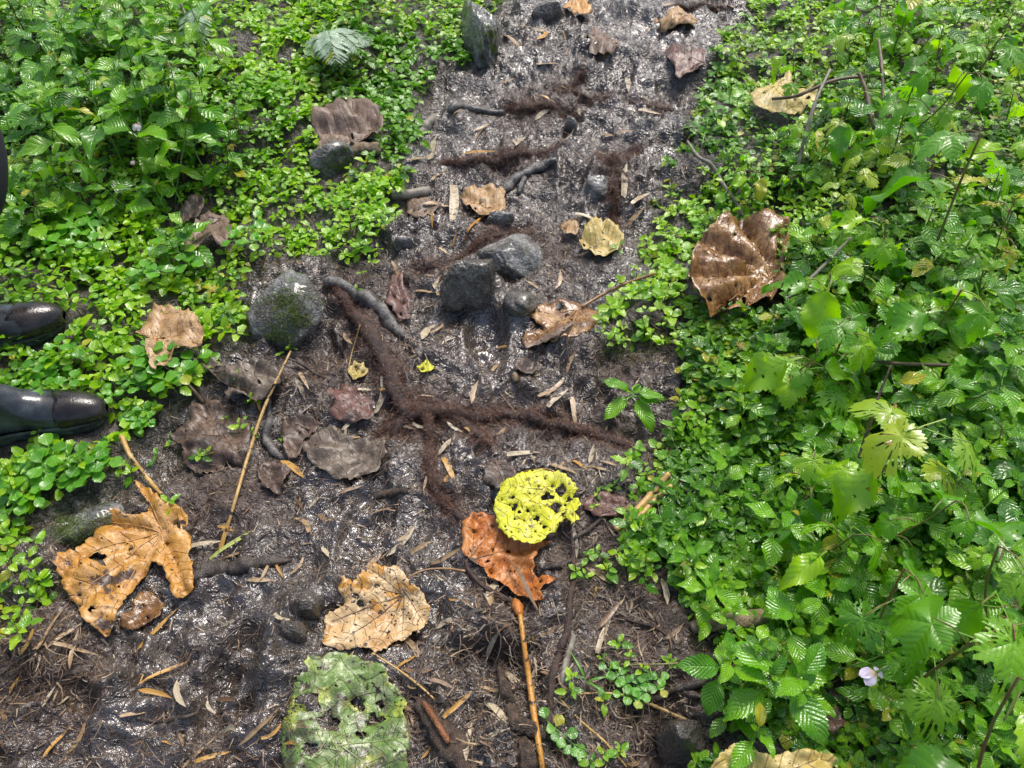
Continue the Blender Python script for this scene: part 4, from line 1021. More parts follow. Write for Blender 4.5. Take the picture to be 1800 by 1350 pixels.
dead_leaf("dead_leaf", "broad folded grey-brown leaf with ruffled rim left of the roots", [(530,776),(555,762),(575,752),(600,757),(630,768),(655,776),(680,772),(676,788),(682,800),(668,812),(666,826),(648,836),(635,830),(615,845),(602,836),(585,840),(560,825),(545,810),(534,795)],
    (678,776), [(540,780),(555,815),(590,838),(630,838),(660,822),(600,760)], 'd_grey', 'd_vein_br', nholes=1, crumple=.012, lift=.012, ridge=.006, petiole=[(678,776),(668,769,.016),(655,762,.012)], petmat='root_brown', petr=.0015)
dead_leaf("dead_leaf", "crumpled dark leaf left of the folded grey-brown leaf", [(497,745),(530,733),(562,748),(555,768),(535,777),(528,802),(507,812),(500,782)], (545,755), [(505,745),(515,800),(525,740)], 'd_brown', 'd_vein_br', crumple=.02, lift=.008, nholes=1)
dead_leaf("dead_leaf", "reddish soft leaf above the folded grey-brown leaf", [(575,692),(600,680),(630,685),(652,700),(657,737),(632,750),(600,746),(578,732),(590,712)], (648,695), [(590,690),(585,735),(620,748),(650,735)], 'd_red', 'd_vein_br', crumple=.014, lift=.008, nholes=1)
dead_leaf("dead_leaf", "big crumpled brown leaf right of the near boot", [(300,772),(330,742),(345,715),(362,705),(392,715),(420,735),(442,748),(446,790),(425,820),(398,815),(385,828),(350,836),(332,825),(318,812),(328,795)], (390,765), [(310,775),(360,712),(435,755),(430,812),(350,830)], 'd_brown', 'd_vein_br', crumple=.024, lift=.008, nholes=5)
dead_leaf("dead_leaf", "rolled grey-brown leaf beneath the round mossy stone", [(358,648),(372,640),(402,648),(440,647),(472,642),(500,652),(497,676),(482,697),(456,702),(425,698),(400,702),(392,690),(408,672),(380,664)], (365,648), [(495,660),(450,698),(400,650)], 'd_grey', 'd_vein_br', crumple=.022, lift=.022, ridge=.014, nholes=2)
dead_leaf("dead_leaf", "orange and brown cupped leaf nested in left ground cover", [(250,592),(268,570),(276,555),(302,550),(318,562),(340,562),(352,572),(366,590),(360,612),(338,624),(318,622),(308,630),(296,650),(272,656),(262,628),(272,606),(246,602)], (279,606), [(262,570),(300,555),(355,585),(320,620),(275,650),(250,598)], 'd_fresh', 'd_vein_or', crumple=.024, lift=.035, nholes=3, curl=.02)
dead_leaf("dead_leaf", "upright brown leaf tip left of its brown neighbour in ground cover", [(310,395),(330,365),(350,350),(362,362),(355,382),(330,397),(322,402)], (315,395), [(355,355),(350,380)], 'd_brown', 'd_vein_br', crumple=.014, lift=.03, nholes=1)
dead_leaf("dead_leaf", "pinkish-brown cupped leaf in the ground cover above the left stone", [(333,422),(345,400),(372,384),(400,385),(411,410),(406,436),(391,443),(375,425),(362,432),(345,447),(330,450)], (392,388), [(338,430),(385,438),(405,415),(350,400)], 'd_pink', 'd_vein_br', crumple=.018, lift=.035, nholes=3, curl=.01)
dead_leaf("dead_leaf", "big folded pinkish-brown leaf on the left bank above the stub", [(548,228),(580,200),(610,188),(640,186),(668,200),(676,226),(660,242),(640,243),(612,252),(582,268),(553,272),(562,248)], (662,228), [(560,235),(610,192),(570,265),(665,205)], 'd_pink', 'd_vein_br', crumple=.022, lift=.03, nholes=1, ridge=.016)
dead_leaf("dead_leaf", "tan crumpled leaf with dark rim above the small pitted stone", [(808,345),(830,333),(862,330),(887,340),(890,362),(880,377),(858,380),(835,372),(815,360)], (872,367), [(815,345),(850,333),(885,345),(835,368)], 'd_fresh', 'd_vein_or', crumple=.016, lift=.012, nholes=2)
dead_leaf("dead_leaf", "large glossy brown leaf resting at the edge of the right bank", [(1203,505),(1213,462),(1235,427),(1265,405),(1300,398),(1345,400),(1375,418),(1382,448),(1368,482),(1376,512),(1348,542),(1302,556),(1268,574),(1243,562),(1210,537)], (1358,480), [(1235,435),(1210,500),(1250,560),(1305,550),(1300,402),(1350,535),(1370,430)], 'd_gloss', 'd_vein_or', holes=((1285,537,8),(1303,541,5),(1252,466,4),(1243,545,4)), nholes=14, crumple=.012, lift=.035, ridge=.022, curl=.03)
dead_leaf("dead_leaf", "wet brown leaf with whitish skin pressed into the trail", [(918,600),(925,585),(958,580),(935,562),(948,536),(985,528),(1020,533),(1050,550),(1050,577),(1030,600),(1002,608),(960,609),(928,606)], (1018,545), [(925,600),(945,545),(1040,590),(985,605)], 'd_gloss', 'd_vein_or', crumple=.012, lift=.008, nholes=6)
dead_leaf("dead_leaf", "greyish leaf strip lying on the wet brown trail leaf", [(921,603),(950,592),(985,580),(1003,568),(1008,574),(985,596),(955,604),(925,609)], (925,605), [(1003,571)], 'd_pink', None, crumple=.004, lift=.018, nholes=3, excl=False)
dead_leaf("dead_leaf", "curled tan leaf at the right side of the middle trail", [(1018,432),(1030,405),(1055,390),(1080,398),(1097,425),(1085,450),(1050,452)], (1090,440), [(1025,425),(1055,395),(1040,448)], 'd_lemon', 'd_vein_br', crumple=.018, lift=.016, nholes=3, ridge=.01)
dead_leaf("dead_leaf", "small tan leaf scrap left of the curled tan leaf", [(984,400),(1000,392),(1018,402),(1012,418),(992,414)], (1015,412), [(986,400)], 'd_fresh', None, crumple=.010, lift=.008, nholes=1)
dead_leaf("dead_leaf", "yellow-tan crumpled leaf among the upper right plants", [(1318,167),(1345,155),(1370,148),(1385,138),(1394,165),(1425,160),(1432,190),(1392,217),(1365,208),(1340,214),(1322,192)], (1355,160), [(1385,145),(1425,170),(1390,210),(1330,175)], 'd_lemon', 'd_vein_ye', crumple=.020, lift=.04, nholes=4)
dead_leaf("dead_leaf", "red-brown ragged leaf on the far trail right side", [(1158,90),(1190,84),(1236,95),(1242,112),(1218,120),(1192,126),(1180,105)], (1238,108), [(1165,92),(1195,120)], 'd_red', 'd_vein_br', crumple=.022, lift=.012, nholes=1)
dead_leaf("dead_leaf", "brown crumpled leaf by fibres on the far trail", [(1028,65),(1042,55),(1062,58),(1090,78),(1078,92),(1056,96),(1038,92)], (1085,80), [(1035,65),(1045,90)], 'd_pink', 'd_vein_br', crumple=.028, lift=.014, nholes=1)
dead_leaf("dead_leaf", "tan crumpled leaf near the top edge of the trail", [(1150,27),(1190,20),(1232,33),(1215,52),(1185,44),(1165,47)], (1225,35), [(1155,30),(1175,45)], 'd_fresh', 'd_vein_br', crumple=.024, lift=.012, nholes=1)
dead_leaf("dead_leaf", "orange brown leaf scrap at the very top of the trail", [(990,18),(1005,2),(1030,5),(1045,18),(1020,30),(998,30)], (1040,18), [(993,18)], 'd_orange', None, crumple=.022, lift=.012, nholes=1)
dead_leaf("dead_leaf", "yellow and brown leaf with curled rim at the bottom right edge", [(1248,1352),(1262,1330),(1288,1310),(1312,1318),(1350,1334),(1400,1328),(1440,1332),(1458,1348),(1440,1385),(1270,1395)], (1290,1385), [(1300,1318),(1440,1340)], 'd_lemon', 'd_vein_br', crumple=.022, lift=.05, nholes=3, curl=.02)
dead_leaf("dead_leaf", "flattened red leaf left of the dark wet rock", [(682,515),(692,492),(708,488),(712,505),(724,528),(722,556),(700,562),(690,545),(678,538)], (706,530), [(695,495),(718,555),(682,520)], 'd_red', 'd_vein_br', crumple=.010, lift=.005, nholes=3)
dead_leaf("dead_leaf", "dull red-brown leaf behind the yellow-green holed leaf", [(1022,885),(1040,872),(1070,868),(1100,874),(1108,892),(1085,912),(1045,912),(1028,902)], (1100,885), [(1030,885),(1055,908)], 'd_red', 'd_vein_br', crumple=.014, lift=.008, nholes=1)
dead_leaf("dead_leaf", "dark brown muddy leaf above the yellow-green holed leaf", [(850,825),(866,808),(890,812),(908,830),(897,862),(872,866),(860,852),(848,845)], (868,812), [(855,860),(895,858)], 'd_brown', 'd_vein_br', crumple=.012, lift=.004, nholes=0)
dead_leaf("dead_leaf", "brown crumpled scrap below the bent grey root", [(453,825),(480,813),(512,825),(506,850),(490,872),(464,862)], (470,830), [(505,830),(485,865)], 'd_brown', 'd_vein_br', crumple=.016, lift=.006, nholes=1)
dead_leaf("dead_leaf", "small dark red leaf among lower right plants", [(1433,1252),(1470,1244),(1482,1275),(1457,1297),(1436,1282)], (1440,1260), [(1478,1270)], 'd_red', 'd_vein_br', crumple=.014, lift=.03, nholes=1)
dead_leaf("dead_leaf", "rust brown leaf seen behind the hanging lobed vine leaves", [(1540,735),(1566,722),(1582,758),(1562,800),(1545,780)], (1548,735), [(1565,790)], 'd_gloss', 'd_vein_br', crumple=.014, lift=.07, nholes=1)
dead_leaf("dead_leaf", "tiny yellow lacy leaf with a stalk above the reddish soft leaf", [(612,652),(624,640),(640,642),(648,654),(640,668),(622,672)], (613,652), [(645,655),(625,668)], 'd_lemon', 'd_vein_ye', crumple=.005, lift=.008, nholes=3, petiole=[(613,652),(620,632,.02),(628,612,.03),(637,590,.04)], petmat='stem_tan', petr=.0012)
dead_leaf("dead_leaf", "tiny green-yellow leaf bit on the rootlets in mid trail", [(733,647),(750,637),(765,643),(757,655),(740,656)], (735,648), [(762,645)], 'd_yellow', None, crumple=.004, lift=.008, nholes=2)
dead_leaf("dead_leaf", "dark muddy leaf lump right of the middle rocks", [(905,640),(925,632),(948,640),(945,655),(920,662),(902,655)], (905,650), [(945,645)], 'd_brown', None, crumple=.012, lift=.006, nholes=0)
dead_leaf("dead_leaf", "brown leaf mush in the wet hollow under the big orange leaf", [(245,1045),(262,1040),(290,1062),(285,1085),(255,1105),(228,1112),(215,1105),(232,1075)], (250,1060), [(280,1080),(225,1108)], 'd_gloss', None, crumple=.014, lift=.004, nholes=2)
dead_leaf("dead_leaf", "brown leaf flake lying left of the near fuzzy root spur", [(905,855),(915,848),(925,852),(920,860),(908,862)], (906,856), [(922,855)], 'd_brown', None, crumple=.004, lift=.005)
dead_leaf("dead_leaf", "pale pinkish leaf flat in mud left above the tan crumpled leaf", [(715,355),(750,350),(775,362),(762,385),(735,395),(715,380)], (770,365), [(720,370)], 'd_pink', None, crumple=.010, lift=.001, nholes=2)
for e in ((300,600,36),(372,415,40),(335,380,28),(615,232,50),(1290,500,62),(1380,185,36),(1290,440,40),(300,625,30),(385,440,26),(432,672,32),(470,680,26),(1330,1330,40),(1390,1340,40),
          (140,760,22),(1345,530,40),(615,260,40),(372,452,22)): excl_px(*e)

# ------------------------------------------------------------------ dry bamboo leaves
ST = [straw_tpl(1.0, .14, s, bend=b, fold=.22) for s, b in zip(range(8), (.01, .03, .06, .015, .09, .02, .0, .04))]
KIND = {'t': ('straw_tan', 'tan'), 'p': ('straw_pale', 'pale'), 'o': ('straw_orange', 'orange'), 'g': ('straw_green', 'yellow-green'), 'b': ('straw_brown', 'brown')}
st_me = {}
for kk, (mm, _) in KIND.items():
    for q in range(8): st_me[kk, q] = tpl_mesh("bamboo_leaf", ST[q], M[mm])
def straw(u1, v1, u2, v2, kind='t', w=1.0, lift=.004, extra=""):
    A = Gp(u1, v1); B = Gp(u2, v2); c = (A + B) / 2; L = (B - A).length
    q = R.randint(0, 8)
    X = (B - A).normalized(); Z = Vector((R.randn() * .25, R.randn() * .25, 1)).normalized(); Y = Z.cross(X).normalized(); Z = X.cross(Y)
    s = L; lpx = math.hypot(u2 - u1, v2 - v1)
    wid = w * min(1.5, max(.55, 9.5 / lpx / .13))
    Mx = Matrix(((X.x * s, Y.x * s * wid, Z.x * s, c.x), (X.y * s, Y.y * s * wid, Z.y * s, c.y), (X.z * s, Y.z * s * wid, Z.z * s, max(c.z, float(H(c.x, c.y))) + lift), (0, 0, 0, 1)))
    o = bpy.data.objects.new("bamboo_leaf", st_me[kind, q]); COL.objects.link(o); o.matrix_world = Mx
    size = "long" if lpx > 75 else ("short" if lpx < 38 else "dry")
    tag(o, label_at(f"{size} {KIND[kind][1]} bamboo leaf", (u1 + u2) / 2, (v1 + v2) / 2), "bamboo leaf", "dry bamboo leaves scattered on the trail")
    return o
SL = """880 60 917 85 t;913 52 933 42 t;943 75 962 60 o;933 40 970 60 p;990 57 995 71 o;1060 100 1082 83 o;1100 138 1105 164 p;943 118 987 114 t;940 213 970 193 p;
833 231 860 218 t;907 261 923 246 p;817 272 874 266 o;958 284 974 258 o;1095 348 1102 288 p;797 327 793 402 p;795 436 803 405 o;743 360 795 364 t;757 288 768 246 p;
717 292 755 287 t;772 440 789 452 o;1080 236 1117 230 t;950 171 974 183 o;983 402 1034 382 t;1097 401 1132 366 t;765 514 779 476 p;731 513 768 516 t;769 517 786 529 o;
736 548 765 536 p;742 600 765 573 p;757 590 780 574 t;661 730 672 665 p;669 690 694 686 o;630 688 655 689 p;871 616 905 611 o;829 713 841 672 t;933 559 942 520 o;
963 721 998 689 p;996 660 1011 620 t;949 742 978 740 o;860 775 889 752 t;786 744 815 762 p;771 802 804 767 p;702 749 734 756 t;891 804 949 800 p;779 806 801 852 o;
782 849 793 831 o;1007 811 1031 826 o;1029 822 1072 829 t;1036 818 1044 782 p;966 819 1018 838 t;599 738 618 719 t;604 760 618 726 p;976 512 984 478 t;946 701 991 669 t;
73 1147 129 1062 t;82 1142 145 1096 t;102 1138 180 1158 t;132 1185 148 1112 t;43 1157 68 1114 o;241 1145 313 1071 o;242 1206 335 1162 o;244 1214 305 1229 o;
74 1337 128 1276 o;119 1325 151 1272 t;76 1244 99 1207 p;96 1234 104 1213 t;324 1352 381 1296 t;349 1346 414 1327 o;427 1319 498 1252 t;462 1301 496 1276 o;
389 970 411 899 o;372 988 476 919 g;332 963 392 952 p;212 1261 258 1254 t;512 1011 534 982 t;432 1022 484 1023 t;82 1029 114 1022 p;312 1197 328 1244 p;19 1222 38 1189 o;
756 994 811 964 t;722 973 764 951 t;682 988 734 929 p;641 1008 676 969 t;764 1107 808 1086 p;854 1159 884 1096 p;711 1177 761 1176 b;779 1262 839 1209 o;852 1237 893 1273 p;
832 1313 891 1284 p;820 1342 831 1275 p;934 1192 939 1158 p;935 1252 938 1186 t;1006 928 1013 985 p;1029 999 1073 1028 t;1047 1109 1093 1056 b;1049 1152 1074 1085 p;
1162 1018 1173 1064 p;1165 1125 1201 1096 b;850 1079 861 1041 t;812 1058 835 1075 b;859 1062 878 1018 p;886 1182 909 1201 p;699 1116 741 1151 t;696 1178 733 1152 o;
136 679 148 648 o;102 631 138 661 t;520 668 536 705 p;528 660 545 690 t;1206 250 1222 232 t;1288 22 1270 8 t;1165 18 1190 8 t;1108 372 1140 352 t;1005 700 1012 760 t;
865 655 880 640 t;655 905 690 893 b;700 955 722 930 t;560 905 590 915 b;600 870 640 858 b;545 940 520 915 t;497 820 538 850 o;610 760 618 790 p;880 150 905 140 t;
1040 52 1060 70 t;1120 205 1160 210 t;850 225 835 250 t;925 500 950 515 t;1190 1040 1215 1075 t;755 1200 800 1215 b;700 1235 730 1255 t;950 1120 975 1100 b;
1010 385 1050 395 p;1040 440 1010 452 t;760 320 785 300 t;690 470 705 500 t;430 905 445 890 b;905 1210 860 1215 b;1180 560 1200 540 t;1135 1010 1120 990 t"""
for ln in SL.replace("\n", "").split(";"):
    q = ln.split(); straw(*map(float, q[:4]), q[4], w=(1.15 if q[4] == 'p' else 1.0))
straw(893, 990, 946, 1080, 'b', 1.0, .02)
# smaller random flakes
nk = 0
while nk < 150:
    u = R.uniform(0, 1280); v = R.uniform(0, 1350)
    p = Gp(u, v)
    if float(SD(p.x, p.y)) > -.03: continue
    L = R.uniform(14, 42) * (0.55 + .45 * v / 1350); a_ = R.uniform(0, math.pi)
    straw(u - math.cos(a_) * L / 2, v - math.sin(a_) * L / 2 * .8, u + math.cos(a_) * L / 2, v + math.sin(a_) * L / 2 * .8, R.choice(list("ttpbbo")), 1.0, .003)
    nk += 1

# ------------------------------------------------------------------ litter, root hairs (nobody could count)
def in_path_pts(n, urange=(-60, 1500), vrange=(-60, 1420), sdmax=.05):
    xs_, ys_ = [], []
    tot = 0
    while tot < n:
        u = R.uniform(*urange, 20000); v = R.uniform(*vrange, 20000)
        x, y = plane_xy(u, v, .05)
        k = SD(x, y) < sdmax
        xs_.append(x[k]); ys_.append(y[k]); tot += k.sum()
    return np.concatenate(xs_)[:n], np.concatenate(ys_)[:n]
x, y = in_path_pts(60000)
m_ = fbm(x * 5, y * 5, 91, 3)
LIT = [(850,1090,80),(800,1120,70),(900,1180,70),(860,1290,90),(700,1270,60),(540,700,60),(960,430,70),(700,620,60),(950,60,60),(1000,280,60),(760,350,60),(1080,1050,60),(1100,1200,80),
       (80,1180,80),(660,990,50),(1060,930,60),(740,400,60),(900,340,60),(1030,860,60),(650,900,60),(1180,640,60),(600,640,50)]
w_ = np.zeros(len(x))
for (u, v, r) in LIT:
    gx, gy = px_ground(u, v); rr_ = r / px_per_m(v); w_ = np.maximum(w_, np.exp(-((x - gx) ** 2 + (y - gy) ** 2) / rr_ ** 2))
ii = np.clip(np.searchsorted(xs, x), 0, len(xs) - 1); jj = np.clip(np.searchsorted(ys, y), 0, len(ys) - 1)
k = R.rand(len(x)) < np.clip(.13 + .6 * w_ + .5 * m_, .04, 1) * (1 - .75 * wetmap[jj, ii])
x, y, w_ = x[k][:11000], y[k][:11000], w_[k][:11000]
n = len(x)
D = np.stack([R.randn(n), R.randn(n), R.randn(n) * .12 + .05], 1)
V, F, r_ = ribbons(np.stack([x, y, H(x, y) + R.uniform(.0005, .004, n)], 1), D, R.gamma(2.2, .0085, n) + .004, R.uniform(.0006, .0022, n) * (1 + w_), 3, .5, rnd=R.rand(n) ** 1.3)
o = link("trail_litter", mesh_np("trail_litter", V, F, None, r_, M['litter'], False)); tag(o, "fine dry fibres and plant scraps strewn over the wet mud", "litter", kind="stuff")
x, y = in_path_pts(6000); keep = fbm(x * 4, y * 4, 95, 2) > -.05; x, y = x[keep], y[keep]; n = len(x)
D = np.stack([R.randn(n), R.randn(n), R.randn(n) * .1 + .1], 1)
V, F, r_ = ribbons(np.stack([x, y, H(x, y) + .002], 1), D, R.uniform(.02, .075, n), R.uniform(.0004, .0009, n), 5, .9)
o = link("root_hairs", mesh_np("root_hairs", V, F, None, r_, M['hair'], False)); tag(o, "thin pale root hairs lying over the trail mud", "root hairs", kind="stuff")

x, y = in_path_pts(9500); w2 = np.zeros(len(x))
for (u, v, r) in LIT:
    gx, gy = px_ground(u, v); rr_ = r / px_per_m(v); w2 = np.maximum(w2, np.exp(-((x - gx) ** 2 + (y - gy) ** 2) / rr_ ** 2))
keep = R.rand(len(x)) < np.clip(.18 + .8 * w2 + .6 * fbm(x * 5, y * 5, 191, 3), .03, 1); x, y = x[keep], y[keep]; n = len(x)
D = np.stack([R.randn(n), R.randn(n), R.randn(n) * .1], 1); L_ = R.gamma(3, .0045, n) + .004
V, F, r_ = ribbons(np.stack([x, y, H(x, y) + .0025], 1), D, L_, R.uniform(.0012, .0038, n), 2, .25, rnd=.5 + .5 * R.rand(n))
o = link("straw_flakes", mesh_np("straw_flakes", V, F, None, r_, M['litter'], False)); tag(o, "small straw-coloured flakes trodden into the wet mud", "flakes", kind="stuff")

# ------------------------------------------------------------------ person: rubber boots and trousers
BR = [((.306,.030),(.306,.036),.004),((.300,.018),(.297,.050),.018),((.286,.014),(.279,.062),.030),((.258,.012),(.248,.073),.040),((.222,.012),(.212,.080),.047),
      ((.180,.012),(.178,.089),.048),((.138,.014),(.150,.103),.043),((.096,.014),(.128,.128),.038),((.052,.014),(.112,.152),.037),((.010,.020),(.103,.178),.038),
      ((-.006,.060),(.100,.205),.042),((.0,.12),(.101,.235),.047),((-.003,.20),(.106,.275),.053),((-.008,.29),(.115,.32),.058),((-.008,.37),(.120,.375),.060)]
def boot_rings(rings, ns=28, off=0.0, curve=.018, side=1, cap=True):
    A = np.array([[*o, *i, w] for (o, i, w) in rings], float); m = (len(rings) - 1) * 4 + 1
    A = resample(A, m); V = []
    for k in range(m):
        ox, oz, ix, iz, w = A[k]; w = max(w, .002)
        cx, cz = (ox + ix) / 2, (oz + iz) / 2; ax, az = (ix - ox) / 2, (iz - oz) / 2; h = math.hypot(ax, az) + 1e-6
        cy = side * curve * math.sin(max(0, min(1, (cx) / .3)) * math.pi)
        for j in range(ns):
            a = 2 * math.pi * j / ns; c, s = math.cos(a), math.sin(a); e = .84
            yy_ = math.copysign(abs(c) ** e, c) * (w + off); q = math.copysign(abs(s) ** e, s)
            if s > 0 and cz < .09: yy_ *= 1 - .22 * s
            V.append((cx + ax * q * (1 + off / h), cy + yy_, cz + az * q * (1 + off / h)))
    V = np.array(V)
    F = []
    for k in range(m - 1):
        for j in range(ns): F.append((k * ns + j, k * ns + (j + 1) % ns, (k + 1) * ns + (j + 1) % ns, (k + 1) * ns + j))
    if cap: F.append(tuple(range(ns))); 
    return V, F
def boot(par, tipuv, heading, side, yaw=0, sink=0.0, name="rubber_boot", roll=0.0):
    T = Gp(*tipuv); c, s = math.cos(heading), math.sin(heading)
    hx, hy = T.x - .30 * c, T.y - .30 * s
    zg = max(float(H(hx + .3 * c * k, hy + .3 * s * k)) for k in (0.1, .3, .5, .7, .9)) * .75 + float(H(hx, hy)) * .25
    Mx = Matrix.Translation((hx, hy, zg - sink)) @ Matrix.Rotation(heading, 4, 'Z') @ Matrix.Rotation(roll, 4, 'X')
    V, F = boot_rings(BR, off=.003, side=side)
    wr = fbm(V[:, 0] * 30, V[:, 2] * 30 + V[:, 1] * 12, 5 + side, 3) * .0035 * np.exp(-((V[:, 0] - .13) / .05) ** 2) + fbm(V[:, 0] * 14, V[:, 1] * 14 + V[:, 2] * 9, 8, 2) * .002
    V[:, 2] += wr; V[:, 1] += wr * .6
    me = bpy.data.meshes.new("rubber_boot"); me.from_pydata(V.tolist(), [], F)
    me.polygons.foreach_set("use_smooth", np.ones(len(F), bool)); me.materials.append(M['rubber'])
    o = link(name, me, par); o.matrix_world = Matrix.Translation(-Vector(par.location)) @ Mx; o.matrix_local = Matrix.Translation(-Vector(par.location)) @ Mx
    V2, F2 = boot_rings(BR[:5], off=.0048, side=side)
    # curved back rim of the toe cap
    x0 = V2[:, 0].copy(); V2[:, 0] += np.where(x0 < .235, (abs(V2[:, 1]) / .05) * -.018, 0)
    me = bpy.data.meshes.new("toe_cap"); me.from_pydata(V2.tolist(), [], F2); me.polygons.foreach_set("use_smooth", np.ones(len(F2), bool)); me.materials.append(M['toecap'])
    tc = link("toe_cap", me, o); sm = tc.modifiers.new("t", 'SOLIDIFY'); sm.thickness = .002; sm.offset = -1
    # sole with welt and heel
    xs_ = [.306,.302,.290,.262,.225,.18,.135,.095,.06,.03,.008,-.008]; ws_ = [.003,.014,.030,.0415,.0485,.047,.0435,.038,.037,.037,.031,.010]
    q = resample(np.stack([xs_, ws_], 1), 40)
    cy = side * .018 * np.sin(np.clip(q[:, 0] / .3, 0, 1) * math.pi)
    rim = np.vstack([np.stack([q[:, 0], cy + q[:, 1]], 1), np.stack([q[:, 0], cy - q[:, 1]], 1)[::-1]])
    n = len(rim); lv = [(-.004, .93), (.000, 1.0), (.008, 1.0), (.0095, .985), (.0125, .985), (.014, 1.0), (.020, 1.0), (.022, .97), (.026, .9)]
    cen = np.array([.15, 0]); V3 = []
    for zz, k in lv:
        for (a, b) in rim:
            z2 = zz
            if zz < .01 and .085 < a < .125: z2 = zz + .006
            tz = .010 * max(0, (a - .24) / .06) ** 2
            V3.append((.15 + (a - .15) * (1 - (1 - k) * .35), b * k + (1 - k) * .0, z2 + tz))
    F3 = [(k * n + j, k * n + (j + 1) % n, (k + 1) * n + (j + 1) % n, (k + 1) * n + j) for k in range(len(lv) - 1) for j in range(n)] + [tuple(range(n))[::-1]]
    me = bpy.data.meshes.new("sole"); me.from_pydata(V3, [], F3); me.polygons.foreach_set("use_smooth", np.ones(len(F3), bool)); me.materials.append(M['rubber'])
    link("sole", me, o)
    for k in (0.0, .33, .66, .9): EXCL.append((hx + .3 * c * k, hy + .3 * s * k, .045))
    return Mx
pb = Gp(-60, 700)
person = empty("person", (pb.x, pb.y, pb.z))
tag(person, "person at the left edge in black wet rubber boots and dark trousers", "person")
m1 = boot(person, (196, 738), rad(15), 1, roll=rad(-3), sink=.004)
m2 = boot(person, (122, 575), rad(11), -1, roll=rad(3), sink=.012)
a1 = (m1 @ Vector((.055, 0, .33))); a2 = (m2 @ Vector((.055, 0, .33)))
pel = Vector((-1.78, 1.48, .98)); k2 = Vector((-1.236, 1.60, .56)); kc = Vector((-1.219, 1.50, .475)); kd = Vector((-1.232, 1.42, .40)); k1 = Vector((-1.42, 1.12, .55)); h1 = Vector((-1.76, 1.36, .92)); h2 = Vector((-1.74, 1.60, .92))
bm = bmesh.new(); sk = bm.verts.layers.skin.verify(); vs = []
for p_, r_ in ((pel, .15), (h1, .105), (k1, .078), (a1, .068), (h2, .105), (k2, .070), (a2, .066), (pel + Vector((-.02, 0, .14)), .14), (kc, .076), (kd, .068)):
    q = bm.verts.new(p_ - person.location); q[sk].radius = (r_, r_); vs.append(q)
vs[0][sk].use_root = True
for a_, b_ in ((0, 1), (1, 2), (2, 3), (0, 4), (4, 5), (5, 8), (8, 9), (9, 6), (0, 7)): bm.edges.new((vs[a_], vs[b_]))
me = bpy.data.meshes.new("trousers"); bm.to_mesh(me); bm.free(); me.materials.append(M['trousers'])
tr = link("trousers", me, person); tr.modifiers.new("skin", 'SKIN').use_smooth_shade = True; sb = tr.modifiers.new("sub", 'SUBSURF'); sb.levels = 2; sb.render_levels = 2

# ------------------------------------------------------------------ leafy plants as individuals
TPL = {
    'quilted': [tpl_mesh("leaf", leaf_tpl(22, 3, 1, .56, .80, .85, .07, .22, .22, .5, .22, seed=s, tipx=(-.06, .05, .02)[s]), M['quilted']) for s in range(3)],
    'nettle': [tpl_mesh("leaf", leaf_tpl(18, 3, 1, .60, .74, .80, .09, .20, .25, .6, .18, seed=s + 4, tipx=(-.08, .06, 0)[s], holes=(0, .03, 0)[s]), M['nettle']) for s in range(3)],
    'smooth': [tpl_mesh("leaf", leaf_tpl(16, 3, 1, .50, .72, .95, .05, .25, .30, .5, .25, seed=s + 9, tipx=(-.1, .08, .0)[s]), M['smooth']) for s in range(3)],
    'lobed': [tpl_mesh("leaf", lobed_tpl(66, 6, .5, 5, .27, .06, .55, .16, (0, .10, .05, .18)[s], s, 128), M['lobed']) for s in range(4)] +
             [tpl_mesh("leaf", leaf_tpl(24, 4, 1, .62, .70, .75, .06, .28, .45, 1.0, .3, seed=s + 14, holes=(0, .07, .14)[s]), M['lobed']) for s in range(3)],
    'lime': [tpl_mesh("leaf", lobed_tpl(60, 5, .5, 3, .28, .06, .6, .18, .12, s + 5, 105), M['yellow_leaf']) for s in range(2)],
    'yellow': [tpl_mesh("leaf", lobed_tpl(60, 6, .5, 5, .5, .12, .5, .16, .35, s + 8, 125), M['lacy_yellow']) for s in range(2)],
    'small': [tpl_mesh("leaf", leaf_tpl(10, 2, 1, .62, .70, .75, .04, .22, .15, .3, .18, seed=s + 20), M['cover']) for s in range(3)],
    'smallq': [tpl_mesh("leaf", leaf_tpl(12, 2, 1, .62, .74, .78, .07, .2, .2, .4, .18, seed=s + 24), M['cover_dark']) for s in range(3)],
}
# clover leaflet: rounder, widest at the tip
def round_tpl(seed):
    V, F, uv = leaf_tpl(9, 2, 1, .92, 1.25, .62, .03, .18, .10, .3, .35, seed=seed); return V, F, uv
TPL['clover'] = [tpl_mesh("leaflet", round_tpl(s), M['clover']) for s in range(2)]
STEM = {'quilted': 'stem', 'nettle': 'stem_brown', 'smooth': 'stem', 'lobed': 'stem_red', 'lime': 'stem', 'yellow': 'stem_orange2', 'small': 'stem_red', 'smallq': 'stem', 'clover': 'stem'}
def orient(az, elev, rollv):
    Y = Vector((math.cos(az) * math.cos(elev), math.sin(az) * math.cos(elev), math.sin(elev)))
    X = Y.cross(Vector((0, 0, 1))).normalized(); Z = X.cross(Y).normalized()
    M3 = Matrix((X, Y, Z)).transposed()
    return M3 @ Matrix.Rotation(rollv, 3, 'Y')
def add_leaf(par, kind, at, az, elev, size, rollv=0.0, idx=None, nm="leaf"):
    me_ = TPL[kind][R.randint(0, len(TPL[kind])) if idx is None else idx]
    o = bpy.data.objects.new(nm, me_); COL.objects.link(o); o.parent = par
    R3 = orient(az, elev, rollv)
    o.matrix_local = Matrix.Translation(Vector(at) + (R3 @ Vector((0, .2 * size, 0)))) @ R3.to_4x4() @ Matrix.Diagonal((size * R.uniform(.88, 1.12), size, size, 1))
    return o
